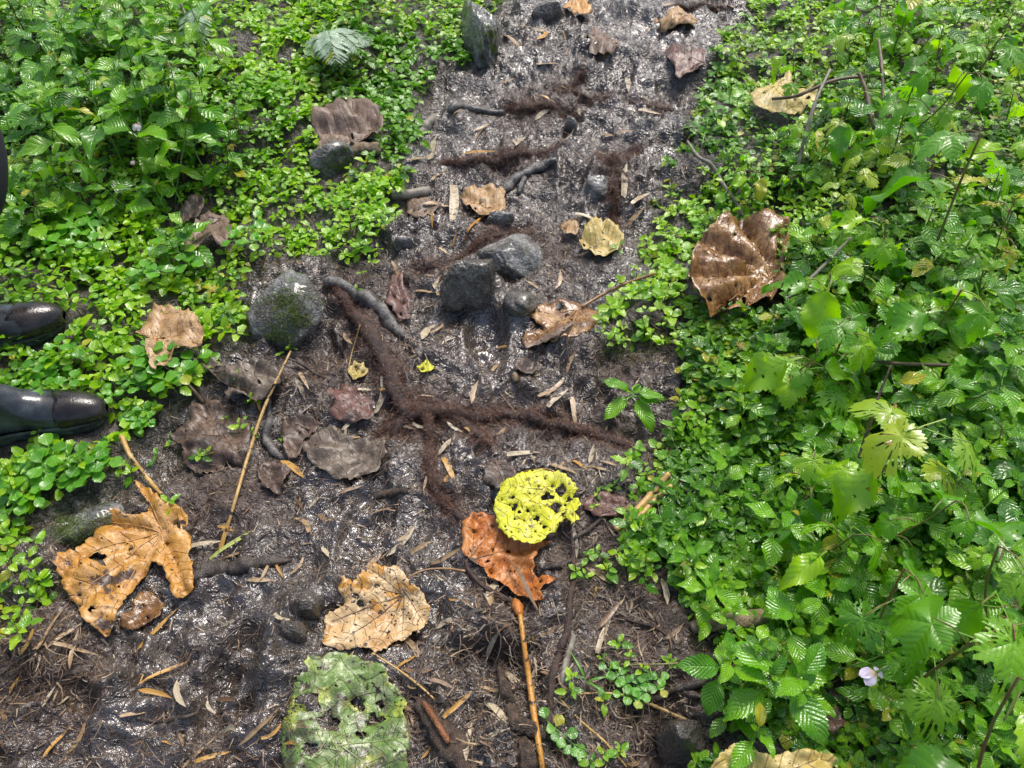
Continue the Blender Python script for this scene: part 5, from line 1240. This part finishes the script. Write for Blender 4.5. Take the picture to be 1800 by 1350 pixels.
NAMES = {'quilted': ("quilted_leaf_plant", "plant"), 'nettle': ("nettle_plant", "plant"), 'smooth': ("pointed_leaf_plant", "plant"), 'lobed': ("lobed_vine", "vine"),
         'lime': ("lime_shoot", "vine"), 'yellow': ("yellow_vine", "vine"), 'small': ("seedling", "seedling"), 'smallq': ("small_leafed_plant", "plant"), 'clover': ("clover_plant", "clover")}
GRP = {'quilted': "quilted leaf plants on the banks", 'nettle': "crinkled nettle-like plants on the banks", 'smooth': "pointed leaf plants on the banks", 'lobed': "lobed vines over the right bank",
       'lime': "lime green shoots over the right bank", 'yellow': "yellowing vines", 'small': "bright seedlings along the trail", 'smallq': "small dark plants on the banks", 'clover': "clover-like plants near the boots"}
DESC = {'quilted': "green quilted serrate plant", 'nettle': "dark crinkled nettle-like plant", 'smooth': "tall pointed-leaf plant", 'lobed': "drooping lobed vine",
        'lime': "lime green lobed shoot", 'yellow': "yellow ragged vine leaf", 'small': "bright small-leafed seedling", 'smallq': "small dark-leafed plant", 'clover': "round-leafed clover plant"}
def crown_root(u, v, h):
    z = 0.0
    for _ in range(6):
        x, y = plane_xy(u, v, z + h); z = float(H(x, y))
    return float(x), float(y), z
def plant(u, v, kind, h, size, nodes=3, az=None, lean=.5, label=None, sizes=None, extra_top=True, elevs=None, check=True):
    x, y, z = crown_root(u, v, h)
    if check and any((x - ex) ** 2 + (y - ey) ** 2 < er * er for ex, ey, er in EXCL): return None
    nm, cat = NAMES[kind]
    o = empty(nm, (x, y, z)); tag(o, label or label_at(DESC[kind], u, v), cat, GRP[kind])
    az = R.uniform(0, 6.28) if az is None else az
    lx, ly = R.randn(2) * lean * h * .5
    P = np.array([(lx * (-1), ly * (-1), -.01), (lx * -.6, ly * -.6, h * .35), (lx * -.2, ly * -.2, h * .7), (0, 0, h)])
    sr = max(.0009, size * .015)
    link("stem", tube_mesh("stem", P, [sr * 1.4, sr], M[STEM[kind]], 6, 9, .1, 3), o)
    if kind in ('lobed', 'lime', 'yellow'):
        for i in range(nodes + 2):
            f = 1 - i * .17 * R.uniform(.7, 1.2); p = P[0] + (P[-1] - P[0]) * max(.2, f)
            a = az + i * 2.4 + R.randn() * .3; pl = size * R.uniform(.25, .6)
            q = Vector(p) + Vector((math.cos(a) * pl, math.sin(a) * pl, pl * R.uniform(.0, .5)))
            lf = add_leaf(o, kind, q - Vector((math.cos(a), math.sin(a), 0)) * size * .2, a, R.uniform(-.85, -.05), size * R.uniform(.75, 1.1), R.uniform(-.35, .35))
            m_ = (Vector(p) + q) / 2 + Vector((0, 0, .012))
            link("leaf_stalk", tube_mesh("leaf_stalk", np.array([tuple(p), tuple(m_), tuple(q)]), [.0014, .0010], M[STEM[kind]], 5, 7), o)
        return o
    if kind == 'clover':
        for i in range(nodes + 2):
            a = az + i * 2.4; pl = h * R.uniform(.5, 1.0)
            q = Vector((math.cos(a) * pl * .9, math.sin(a) * pl * .9, h * R.uniform(.7, 1.1)))
            link("leaf_stalk", tube_mesh("leaf_stalk", np.array([(0, 0, 0), (q.x * .4, q.y * .4, q.z * .6), tuple(q)]), [.0009, .0007], M['stem'], 5, 7), o)
            for k in range(3):
                b = a + 2.094 * k
                add_leaf(o, kind, q, b, R.uniform(-.1, .35), size, R.uniform(-.15, .15), nm="leaflet")
        return o
    for i in range(nodes):
        f = 1 - i * (.9 / max(3, nodes + 1)); p = P[0] + (P[-1] - P[0]) * f
        sz = size * ((.62, .92, 1.0, .9, .8, .7)[min(i, 5)] if sizes is None else sizes[i])
        for s_ in (0, 1):
            if R.rand() < .06 and i > 0: continue
            a = az + math.pi / 2 * i + math.pi * s_ + R.randn() * .22
            e = ((.40, .12, -.08, -.2, -.25, -.3)[min(i, 5)] if elevs is None else elevs[i]) + R.randn() * .16
            add_leaf(o, kind, p, a, e, sz * R.uniform(.85, 1.1), R.randn() * .22)
    if extra_top:
        for s_ in (0, 1): add_leaf(o, kind, P[-1], az + math.pi / 4 + math.pi * s_, .8, size * .28)
    return o

# ones that can be pointed at one by one
h5 = plant(1112, 690, 'quilted', .09, .075, 1, label="five-leaved seedling with quilted oval leaves at the trail's right edge", az=rad(170), sizes=[.9], extra_top=True, elevs=[.1], check=False)
for a_, e_, s_ in ((rad(215), -.15, 1.05), (rad(305), -.35, 1.15), (rad(60), .1, .5), (rad(345), 0, .8)): add_leaf(h5, 'quilted', (0, 0, .08), a_, e_, .072 * s_)
HERO = [(1287,1160,'quilted',.12,.075,3,"rosette of quilted leaves at the bank edge near the bottom right"),
        (1407,1192,'quilted',.15,.098,3,"largest quilted plant with long ribbed leaves at lower right"),
        (1563,1145,'quilted',.15,.080,2,"quilted plant with ribbed leaves directly above the white flower"),
        (1483,1095,'quilted',.13,.055,3,"small bright quilted plant between the log piece and white flower"),
        (1400,1078,'quilted',.15,.070,2,"quilted plant hiding the right end of the weathered log"),
        (1333,1285,'quilted',.11,.062,3,"quilted plant above the curled yellow leaf at the bottom"),
        (1253,1030,'quilted',.09,.058,3,"quilted sapling at the bank edge above the weathered log"),
        (1683,650,'quilted',.16,.070,3,"star-shaped plant with white-veined crinkled leaves at right"),
        (1632,880,'quilted',.17,.085,3,"broad quilted plant right of the purple upright stem"),
        (1768,642,'quilted',.18,.072,3,"white-veined crinkled plant near the right frame edge"),
        (1510,643,'quilted',.07,.040,3,"small crinkled star plant under the hanging lobed vine"),
        (1278,805,'quilted',.10,.055,3,"pale serrate plant on the bank left of the vines"),
        (1610,245,'quilted',.24,.085,3,"bright serrate plant above the yellow-tipped shoot"),
        (1205,955,'quilted',.08,.050,3,"serrate seedling group leader right of the tan canes"),
        (1140,905,'quilted',.05,.034,3,"little crinkled seedling at the lower ends of the canes"),
        (735,232,'smooth',.05,.050,3,"lime pointed seedling right of the big folded leaf"),
        (1440,410,'nettle',.16,.08,3,"dark crinkled plant above the glossy brown leaf"),
        (95,28,'smooth',.30,.075,3,"tall bright pointed plant at the top left"),
        (250,38,'smooth',.30,.065,3,"tall pointed plant left of the pale stick"),
        (100,60,'smooth',.28,.070,3,"round-leafed tall plant near the upper left corner"),
        (290,250,'smooth',.16,.085,3,"broad bright pointed plant below the pink flower"),
        (170,200,'nettle',.14,.06,3,"dark crinkled plant just left of the pink flower"),
        (230,155,'nettle',.14,.055,3,"dark glossy crinkled plant above the pink flower"),
        (275,290,'smooth',.12,.080,2,"large pale pointed leaves below the broad bright plant"),
        (240,70,'nettle',.2,.06,3,"crinkled plant among tall stems at the upper left")]
for (u, v, k_, h_, s_, n_, lb) in HERO: plant(u, v, k_, h_, s_, n_, label=lb, check=False)
VH = [(1495,560,'lobed',.26,.15,4,"hanging lobed vine with big yellow-green leaves at right centre"),(1425,635,'lobed',.20,.11,2,"lacy green lobed leaf eaten full of holes"),
      (1640,760,'lime',.28,.16,3,"large lime green ragged leaf catching light at right"),(1560,810,'lobed',.24,.13,3,"torn green lobed vine leaves below the lime ragged leaf"),
      (1725,235,'lobed',.36,.19,1,"long drooping pale leaf with holes at upper right"),(1520,285,'lime',.24,.08,3,"yellow-tipped shoot standing at the upper right"),
      (1620,110,'lobed',.36,.11,3,"grey-green lobed vine at the upper right"),(1700,130,'lobed',.40,.12,3,"pale lobed vine near the upper right corner"),
      (1760,60,'lobed',.42,.15,3,"big blurred leaves in the upper right corner"),(1500,165,'lobed',.26,.09,2,"dark drooping serrate leaf beside the upper right grasses"),
      (1560,395,'lobed',.25,.12,3,"lobed vine leaves right of the glossy brown leaf"),(1690,510,'lobed',.30,.15,3,"dark green broad ribbed leaves at the right middle"),
      (1755,960,'lobed',.36,.14,2,"blurred broad leaves near the lower right frame edge"),(1765,1085,'lobed',.40,.15,2,"large curled close leaf at the lower right frame edge"),
      (1790,1190,'lobed',.42,.14,2,"darkest out-of-focus leaf at the lower right frame edge"),(1500,940,'lobed',.22,.11,3,"yellowish lobed leaf right above the white flower region"),
      (1590,1000,'lobed',.26,.12,3,"lobed vine leaves spreading above the lower right plants"),(1430,790,'lobed',.18,.08,3,"crumpled lobed leaves left of the purple upright stem"),
      (1785,350,'yellow',.32,.10,1,"yellow lacy leaf at the right frame edge"),(1395,90,'lobed',.22,.08,2,"hanging dark lobed leaf above the grass clump"),
      (1330,300,'lobed',.16,.07,4,"drooping blunt leaves left of the pale grey twig"),(1410,205,'lobed',.18,.07,3,"grey-green drooping leaves above the pale grey twig"),
      (1460,480,'lobed',.22,.13,3,"bright drooping vine leaves above the hanging vine"),(1680,880,'lobed',.28,.09,2,"ragged drooping vine leaf right of the broad quilted plant"),
      (1375,625,'yellow',.14,.05,1,"small orange-yellow withered leaf left of the lacy green leaf"),
      (40,280,'lobed',.16,.11,2,"broad veined leaf left of the big ribbed leaf"),(120,290,'lobed',.16,.11,1,"big ribbed drooping leaf below the pink flower"),(85,110,'lobed',.2,.09,2,"ragged lobed leaf over the upper left plants")]
for (u, v, k_, h_, s_, n_, lb) in VH: plant(u, v, k_, h_, s_, n_, label=lb, check=False, az=rad(260) + R.randn() * .8)
def zone(n, ur, vr, kinds, hr, sr, nodes=(2, 3, 3), inside=.02):
    k = 0; tries = 0
    while k < n and tries < n * 12:
        tries += 1
        u = R.uniform(*ur); v = R.uniform(*vr); h = R.uniform(*hr)
        x, y, z = crown_root(u, v, h)
        if float(SD(x, y)) < inside: continue
        if plant(u, v, kinds[R.randint(len(kinds))], h, R.uniform(*sr), int(R.choice(nodes))): k += 1
zone(60, (-30, 350), (-60, 200), ['smooth', 'smooth', 'nettle', 'smooth', 'quilted'], (.12, .30), (.075, .125))
zone(40, (-30, 440), (120, 430), ['nettle', 'smooth', 'nettle', 'smallq'], (.06, .15), (.045, .085))
zone(14, (330, 820), (-40, 150), ['smallq', 'small', 'small'], (.04, .10), (.025, .04))
zone(22, (0, 640), (380, 640), ['small', 'small', 'smallq', 'clover'], (.035, .08), (.022, .036))
zone(10, (200, 330), (640, 860), ['clover', 'clover', 'small'], (.03, .05), (.016, .022))
zone(24, (-20, 260), (800, 905), ['clover', 'small', 'small', 'small'], (.03, .06), (.024, .036))
zone(14, (-20, 260), (590, 680), ['clover', 'small', 'small'], (.03, .05), (.022, .034))
zone(32, (1430, 1830), (-60, 260), ['lobed', 'smooth', 'nettle', 'lobed', 'lime'], (.08, .24), (.07, .12))
zone(24, (1260, 1480), (20, 420), ['smooth', 'nettle', 'lobed', 'small'], (.06, .16), (.035, .06))
zone(58, (1400, 1830), (260, 700), ['nettle', 'quilted', 'smooth', 'nettle', 'smooth', 'lobed'], (.06, .18), (.06, .115))
zone(26, (1240, 1450), (560, 900), ['nettle', 'smallq', 'quilted'], (.06, .13), (.032, .06))
zone(48, (1360, 1830), (700, 1050), ['nettle', 'quilted', 'smallq', 'lobed', 'quilted'], (.05, .16), (.05, .09))
zone(46, (1240, 1830), (1030, 1370), ['quilted', 'smallq', 'smallq', 'smooth'], (.04, .12), (.034, .06))
zone(12, (1100, 1260), (800, 1060), ['small', 'nettle', 'small'], (.03, .07), (.028, .042), inside=-.05)
# seedlings in the open mud
for (u, v, s_, h_) in [(1050,970,.022,.03),(1035,975,.020,.03),(1012,1002,.022,.02),(1030,1010,.018,.02),(1068,1000,.030,.02),(1088,970,.024,.03),(1105,990,.022,.03),(1120,1000,.022,.03),(1110,975,.020,.03),
        (1135,985,.024,.03),(1150,1000,.022,.03),(1088,1130,.022,.02),(1108,1152,.016,.02),(1058,1158,.014,.02),(1080,1190,.016,.015),(1130,1175,.014,.02),(1005,1215,.020,.03),(1060,1230,.022,.02),(1183,1165,.016,.015),
        (1003,1190,.018,.02),(1175,1160,.014,.015),(1060,1325,.020,.02),(1040,1340,.018,.02),(1090,1320,.020,.02),(30,1060,.026,.03),(45,1090,.024,.03),(60,950,.026,.04),(20,935,.03,.04),(15,1030,.024,.03),(55,1000,.022,.03),
        (440,700,.022,.03),(420,745,.020,.03),(432,760,.018,.03),(395,735,.012,.03),(300,770,.022,.03),(275,800,.026,.03),(350,800,.024,.03),(362,795,.020,.03),(230,830,.024,.03),(205,815,.022,.03),(295,880,.024,.02),
        (420,655,.018,.03),(440,760,.020,.02),(497,770,.016,.015),(510,612,.016,.02),(492,622,.015,.02),(1135,830,.018,.02),(1065,860,.018,.02),(1050,865,.016,.02),(1045,890,.016,.02),(1130,815,.016,.02),(1110,800,.018,.02),
        (1080,850,.016,.02),(1170,560,.02,.03),(1100,590,.018,.03),(1085,600,.018,.03),(1060,585,.018,.03),(1115,470,.022,.03),(1090,430,.020,.03),(1160,390,.02,.03),(650,460,.022,.03),(635,480,.02,.03),(625,500,.018,.02),(850,470,.010,.01)]:
    plant(u, v, 'small', h_, s_ * 1.15, 2, check=False)
for (u, v) in [(1115,1205),(1128,1218),(1150,1200),(1108,1222),(1083,1180)]: plant(u, v, 'clover', .02, .017, 1, check=False)
zone(12, (-20, 70), (920, 1130), ['small', 'small', 'small'], (.03, .05), (.022, .032), inside=-.4)
# trailing round leaves at the bottom
o = empty("creeping_plant", tuple(Gp(985, 1290))); tag(o, "trailing row of glossy round green leaves at the bottom of the trail", "plant")
loc0 = np.array(o.location)
cp_ = np.array([(*G(u, v)[:2], float(G(u, v)[2]) + .012) for u, v in ((962,1272),(975,1284),(990,1296),(1005,1310),(1022,1318),(1032,1322))], float) - loc0
link("stem", tube_mesh("stem", cp_, [.001, .001], M['stem'], 5, 16), o)
for k in range(5): add_leaf(o, 'clover', cp_[k], rad(110 - 50 * k % 360), .15, .022, nm="leaf"); add_leaf(o, 'clover', cp_[k], rad(290 - 20 * k), .1, .019, nm="leaf")

# grass blades
def grass(u, v, n, L, label, W=.006, mat='smooth', h=.0, spread=1.0, azr=(0, 6.28)):
    x, y, z = crown_root(u, v, h); o = empty("grass_tuft", (x, y, z)); tag(o, label, "grass tuft")
    for k in range(n):
        a = R.uniform(*azr); l = L * R.uniform(.7, 1.1); m = 9; V = []; F = []; uv = []
        for i in range(m + 1):
            t = i / m; w = W * math.sin(math.pi * min(.98, t * .9 + .08)) ** .8 / 2; rr_ = l * spread * t * (.5 + .5 * t); zz = l * (.9 * t - .75 * t * t)
            px, py = math.cos(a) * rr_, math.sin(a) * rr_; nx, ny = -math.sin(a), math.cos(a)
            V += [(px - nx * w, py - ny * w, zz + w * .5), (px, py, zz), (px + nx * w, py + ny * w, zz + w * .5)]; uv += [(t, 0), (t, .5), (t, 1)]
            if i < m:
                b = i * 3; F += [(b, b + 1, b + 4, b + 3), (b + 1, b + 2, b + 5, b + 4)]
        link("blade", mesh_np("blade", np.array(V), np.array(F), np.array(uv), None, M[mat]), o)
    return o
grass(125, 345, 3, .16, "pair of broad grass blades in the left ground cover", .016, 'clover', h=.06, azr=(rad(250), rad(360)))
grass(1240, 235, 9, .10, "tuft of thin bright grass at the upper right trail edge", .0035, 'clover')
grass(1300, 180, 8, .10, "tuft of thin grass below the yellow crumpled leaf", .0035, 'clover')
grass(1030, 1200, 4, .06, "tiny grass tuft among seedlings at lower right of the trail", .004, 'clover')
grass(1480, 60, 10, .16, "narrow-leafed tuft at the top right slope", .006, 'clover', h=.04)
grass(1255, 215, 7, .09, "thin grass sprig overhanging the upper right trail edge", .003, 'clover')
grass(30, 20, 8, .22, "long drooping grass in the upper left corner", .010, 'smooth', h=.12)

# ferns
PIN = {k: [tpl_mesh("pinna", leaf_tpl(20, 1, 1, .26, .62, .55, .42, .10, .18, .2, 0, seed=s), M[k]) for s in range(2)] for k in ('fern_pale', 'fern_moss')}
def fern(u, v, h, fronds, label, mat, L, pairs=15, pl=.36):
    x, y, z = crown_root(u, v, h); o = empty("fern", (x, y, z)); tag(o, label, "fern")
    for (a, e0, e1, ls) in fronds:
        a = rad(a); l = L * ls; m = 22; P = []; p = np.array([0, 0, h * 1.0])
        for i in range(m + 1):
            P.append(p.copy()); e = rad(e0 + (e1 - e0) * i / m); p = p + np.array([math.cos(a) * math.cos(e), math.sin(a) * math.cos(e), math.sin(e)]) * l / m
        P = np.array(P)
        fr = link("frond", tube_mesh("frond", P, [.0013, .0004], M['stem' if mat == 'fern_pale' else 'stem_brown'], 5), o)
        for k in range(pairs):
            f = .06 + .92 * k / pairs; q = P[int(f * m)] * (1 - (f * m) % 1) + P[min(m, int(f * m) + 1)] * ((f * m) % 1)
            pz = l * pl * (math.sin(math.pi * (f * .82 + .16)) ** .8) + .004
            for s_ in (-1, 1):
                c = bpy.data.objects.new("pinna", PIN[mat][R.randint(0, 2)]); COL.objects.link(c); c.parent = fr
                b = a + s_ * rad(66 - 18 * f); e = rad(e0 + (e1 - e0) * f) * .35 + R.randn() * .06 - .12
                c.matrix_local = Matrix.Translation(q) @ orient(b, e, R.randn() * .12).to_4x4() @ Matrix.Diagonal((pz, pz, pz, 1))
    return o
fern(575, 42, .09, [(285, 25, -40, 1.0), (318, 20, -35, .8), (350, 10, -35, .75), (250, 15, -40, .7)], "silvery pale fern drooping on the left bank near the top", 'fern_pale', .20)
fern(352, 12, .10, [(262, 15, -55, .9), (282, 20, -50, .95)], "pair of dark silvery fern fronds hanging in the shade at top left", 'fern_pale', .22, 14, .22)
fern(345, 92, .05, [(195, 5, -15, .7), (225, 5, -20, .6), (330, 5, -20, .7), (350, 5, -15, .6)], "dark mossy fern frond under the hanging silvery fronds", 'fern_moss', .17, 14, .30)
fern(262, 14, .12, [(250, 15, -50, .9), (230, 10, -50, .7)], "green fern-like frond hanging behind the pale stick", 'fern_moss', .18, 12, .28)

# flowers
def flower(u, v, h, L, label, mat, tilt, az):
    x, y, z = crown_root(u, v, h); o = empty("flower", (x, y, z + h)); tag(o, label, "flower")
    pm = tpl_mesh("petal", leaf_tpl(8, 3, 1, .75, 1.35, .6, 0, .15, .35, .5, 0, seed=3), M[mat])
    for k, (da, s_) in enumerate(((-.38, 1.0), (.38, 1.0), (2.4, .55), (-2.4, .5))):
        c = link("petal", pm, o); c.matrix_local = orient(az + da, tilt, 0).to_4x4() @ Matrix.Diagonal((L * s_,) * 3 + (1,))
    sp_l = L * 1.1
    P = np.array([(0, 0, 0), (-math.cos(az) * sp_l * .5, -math.sin(az) * sp_l * .5, .004), (-math.cos(az) * sp_l, -math.sin(az) * sp_l, -.01), (-math.cos(az) * sp_l * .8, -math.sin(az) * sp_l * .8, -h * .8)])
    link("flower_stalk", tube_mesh("flower_stalk", P, [.0022, .0009, .0008], M['stem'], 6, 14), o)
flower(1540, 1182, .17, .026, "single white flower with a yellow throat at lower right", 'petal', -.1, rad(200))
flower(190, 212, .17, .028, "pink flower with a red throat in the upper left plants", 'petal_pink', -.5, rad(300))
flower(240, 214, .17, .024, "pale violet flower right of the pink flower", 'petal', -.3, rad(270))
flower(233, 282, .12, .012, "tiny pink bud below the two upper left flowers", 'petal_pink', -.3, rad(270))

# fallen yellow bits in the greenery
for (u, v, l, lb) in [(372,512,.05,"yellow leaf scrap on the cover left of the round mossy stone"),(258,570,.03,"small yellow leaf bit left above the orange cupped leaf"),(1408,985,.06,"yellow withered leaf in the plants right of the white-veined cover"),
                      (432,740,.012,"tiny yellow leaf bit by the crumpled brown leaf"),(1300,610,.05,"orange curled leaf strip below the glossy brown leaf"),(400,238,.05,"tan leaf sliver on the left bank cover")]:
    x, y, z = crown_root(u, v, .05); o = bpy.data.objects.new("yellow_leaf", TPL['yellow'][0] if l > .02 else TPL['small'][0]); COL.objects.link(o)
    o.matrix_world = Matrix.Translation((x, y, z + .055)) @ orient(R.uniform(0, 6), .1, .1).to_4x4() @ Matrix.Diagonal((l, l, l, 1)); tag(o, lb, "leaf")

# ------------------------------------------------------------------ ground cover nobody could count
def instance_leaves(tp, P, az, elev, roll_, size, rnd, mat, name, label):
    V, F, uv = tp; N = len(P)
    ca, sa, ce, se = np.cos(az), np.sin(az), np.cos(elev), np.sin(elev)
    Y = np.stack([ca * ce, sa * ce, se], 1); X = np.stack([sa, -ca, 0 * sa], 1); Z = np.cross(X, Y)
    cr, sr = np.cos(roll_)[:, None], np.sin(roll_)[:, None]
    X, Z = X * cr + Z * sr, Z * cr - X * sr
    W_ = (P[:, None, :] + size[:, None, None] * (V[None, :, 0:1] * X[:, None, :] + V[None, :, 1:2] * Y[:, None, :] + V[None, :, 2:3] * Z[:, None, :])).reshape(-1, 3)
    FF = (F[None] + (np.arange(N) * len(V))[:, None, None]).reshape(-1, F.shape[1])
    me = mesh_np(name, W_, FF, np.tile(uv, (N, 1)), np.repeat(rnd, len(V)), mat)
    o = link(name, me); tag(o, label, "ground cover", kind="stuff"); return o
def frustum_margin(x, y):
    d = y * cp + (CAM_H) * sp_; u = 900 + FPX * x / np.maximum(d, .1)
    q = y * sp_ - CAM_H * cp; v = 675 - FPX * q / np.maximum(d, .1)
    return (u > -210) & (u < 2010) & (v > -160) & (v < 1480)
def cover(name, label, n, sidef, mat, hr, sr, tplseed, seed, edge=.02, gap=-.8, stemmat='stem_red'):
    x = R.uniform(-2.7, 3.0, n * 9); y = R.uniform(.1, 4.7, n * 9)
    k = frustum_margin(x, y) & sidef(x, y); x, y = x[k], y[k]
    sd = SD(x, y) + .07 * fbm(x * 7, y * 7, seed, 3)
    m = fbm(x * 3.4, y * 3.4, seed + 2, 3)
    shade = ((x < -.55) & (y > 2.1 - .3 * x * 0)) | ((x > 1.35) & (y > 1.6))
    k = (sd > edge * R.rand(len(x)) * 1.5) & (m > gap + .12 * R.randn(len(x)) + .22 * shade)
    x, y, sd, m = x[k], y[k], sd[k], m[k]
    k = np.ones(len(x), bool)
    for ex, ey, er in EXCL: k &= ((x - ex) ** 2 + ((y - ey) * .8) ** 2) > (er * (.82 + .3 * R.rand(len(x)))) ** 2
    x, y, sd, m = x[k][:n], y[k][:n], sd[k][:n], m[k][:n]
    N = len(x); print(name, N)
    big = .5 + .5 * sstep(0, .25, sd)
    h = (hr[0] + (hr[1] - hr[0]) * np.clip(.5 + m, 0, 1) * R.rand(N)) * big
    s = R.uniform(sr[0], sr[1], N) * (.8 + .3 * vnoise(x * 3, y * 3, seed + 9))
    a0 = R.uniform(0, 6.28, N); rb = np.clip(.5 + .9 * fbm(x * 2.3, y * 2.3, seed + 5, 2) + .13 * R.randn(N), 0, .98)
    z0 = H(x, y); lean = R.randn(N, 2) * .012
    Ps, AZ, EL, RO, SZ, RN = [], [], [], [], [], []
    for i, (f, sc_, el) in enumerate(((1.0, .55, .45), (.82, .95, .12), (.45, 1.0, -.05))):
        for s_ in (0, 1):
            k = R.rand(N) < (.95 if i < 2 else .6); q = np.where(k)[0]
            a = a0[q] + math.pi / 2 * i + math.pi * s_ + R.randn(len(q)) * .35
            st = .16 * s[q] * sc_
            Ps.append(np.stack([x[q] + lean[q, 0] * f + np.cos(a) * st, y[q] + lean[q, 1] * f + np.sin(a) * st, z0[q] + .004 + h[q] * f], 1))
            AZ.append(a); EL.append(el + R.randn(len(q)) * .3); RO.append(R.randn(len(q)) * .38); SZ.append(s[q] * sc_ * R.uniform(.8, 1.15, len(q)))
            RN.append(np.clip(rb[q] + (.12 if i == 0 else 0) + R.randn(len(q)) * .10, 0, .99))
    P = np.vstack(Ps); AZ, EL, RO, SZ, RN = map(np.concatenate, (AZ, EL, RO, SZ, RN))
    tp = leaf_tpl(4, 1, 1, .72, .68, .72, .05, .22, .22, 0, 0, seed=tplseed)
    o = instance_leaves(tp, P, AZ, EL, RO, SZ, RN, M[mat], name, label)
    D = np.stack([lean[:, 0] + R.randn(N) * .006, lean[:, 1] + R.randn(N) * .006, h + .004], 1)
    V, F, r_ = ribbons(np.stack([x - lean[:, 0], y - lean[:, 1], z0], 1), D, np.linalg.norm(D, axis=1), np.full(N, .0022), 2, .1)
    c = link("cover_stems", mesh_np("cover_stems", V, F, None, r_, M[stemmat], False), o); c["kind"] = "stuff"
    return o
right = lambda x, y: x > .30 + .28 * (y - .8)
cover("bright_ground_cover", "bright yellow-green small-leaved creeping cover filling the left bank", 11500, lambda x, y: ~right(x, y), 'cover', (.012, .075), (.022, .035), 1, 101)
cover("upper_right_ground_cover", "bright fine-leaved creeping cover on the upper right bank", 6500, lambda x, y: right(x, y) & (y > 1.75 - .25 * x + .3 * fbm(x * 3, y * 3, 5, 2)), 'cover', (.012, .07), (.020, .031), 2, 131)
cover("lower_right_ground_cover", "darker crinkled small-leaved cover on the lower right bank", 8500, lambda x, y: right(x, y) & (y < 1.95 - .25 * x + .3 * fbm(x * 3, y * 3, 5, 2)), 'cover_dark', (.012, .085), (.024, .038), 3, 161)
# litter on the bank soil, seen in the gaps
n = 9000; x = R.uniform(-2.6, 2.8, n * 3); y = R.uniform(.1, 4.6, n * 3); k = frustum_margin(x, y) & (SD(x, y) > 0); x, y = x[k][:n], y[k][:n]; n = len(x)
D = np.stack([R.randn(n), R.randn(n), R.rand(n) * .7], 1)
V, F, r_ = ribbons(np.stack([x, y, H(x, y) + .002], 1), D, R.uniform(.02, .07, n), R.uniform(.001, .003, n), 3, .7, rnd=R.rand(n) ** 1.8)
o = link("bank_litter", mesh_np("bank_litter", V, F, None, r_, M['litter'], False)); tag(o, "thin dead stems and scraps on the dark bank soil", "litter", kind="stuff")
# moss tufts
P_ = []
for (u, v, r, n) in [(505,530,34,700),(490,590,28,500),(520,560,20,300),(606,300,26,500),(862,60,10,260),(866,85,8,200),(140,940,34,500),(110,925,30,300),(345,100,50,900),(380,125,50,700),(1185,395,60,300),(1090,610,40,400),(1130,600,40,300)]:
    for _ in range(n): P_.append((u + R.randn() * r * .55, v + R.randn() * r * .45))
P_ = np.array(P_); bpy.context.view_layer.update()
dg = bpy.context.evaluated_depsgraph_get()
pts = []
stone_objs = [q for q in COL.objects if q.name.split('.')[0] in ('stone',)]
for (u, v) in P_:
    a_, b_, c_ = ray(u, v); d_ = Vector((float(a_), float(b_), float(c_))).normalized(); best = None
    for q in stone_objs:
        imw = q.matrix_world.inverted(); ok, lo_, nn, _i = q.ray_cast(imw @ Vector((0, 0, CAM_H)), imw.to_3x3() @ d_)
        if ok:
            w = q.matrix_world @ lo_
            if best is None or w.length < best.length: best = w
    if best is None: g_ = Gp(u, v); best = g_
    pts.append(tuple(best))
pts = np.array(pts); n = len(pts); rep = 5
P2 = np.repeat(pts, rep, 0) + R.randn(n * rep, 3) * .0025; D = np.stack([R.randn(n * rep), R.randn(n * rep), 1.2 + R.rand(n * rep)], 1)
V, F, r_ = ribbons(P2, D, R.uniform(.002, .0055, n * rep), R.uniform(.0008, .0016, n * rep), 1, .5)
o = link("moss", mesh_np("moss", V, F, None, r_, M['moss'], False)); tag(o, "tiny yellow-green moss tufts on the stones and shaded soil", "moss", kind="stuff")
print("tris", sum(len(m.polygons) * 2 for m in bpy.data.meshes), "objects", len(COL.objects))
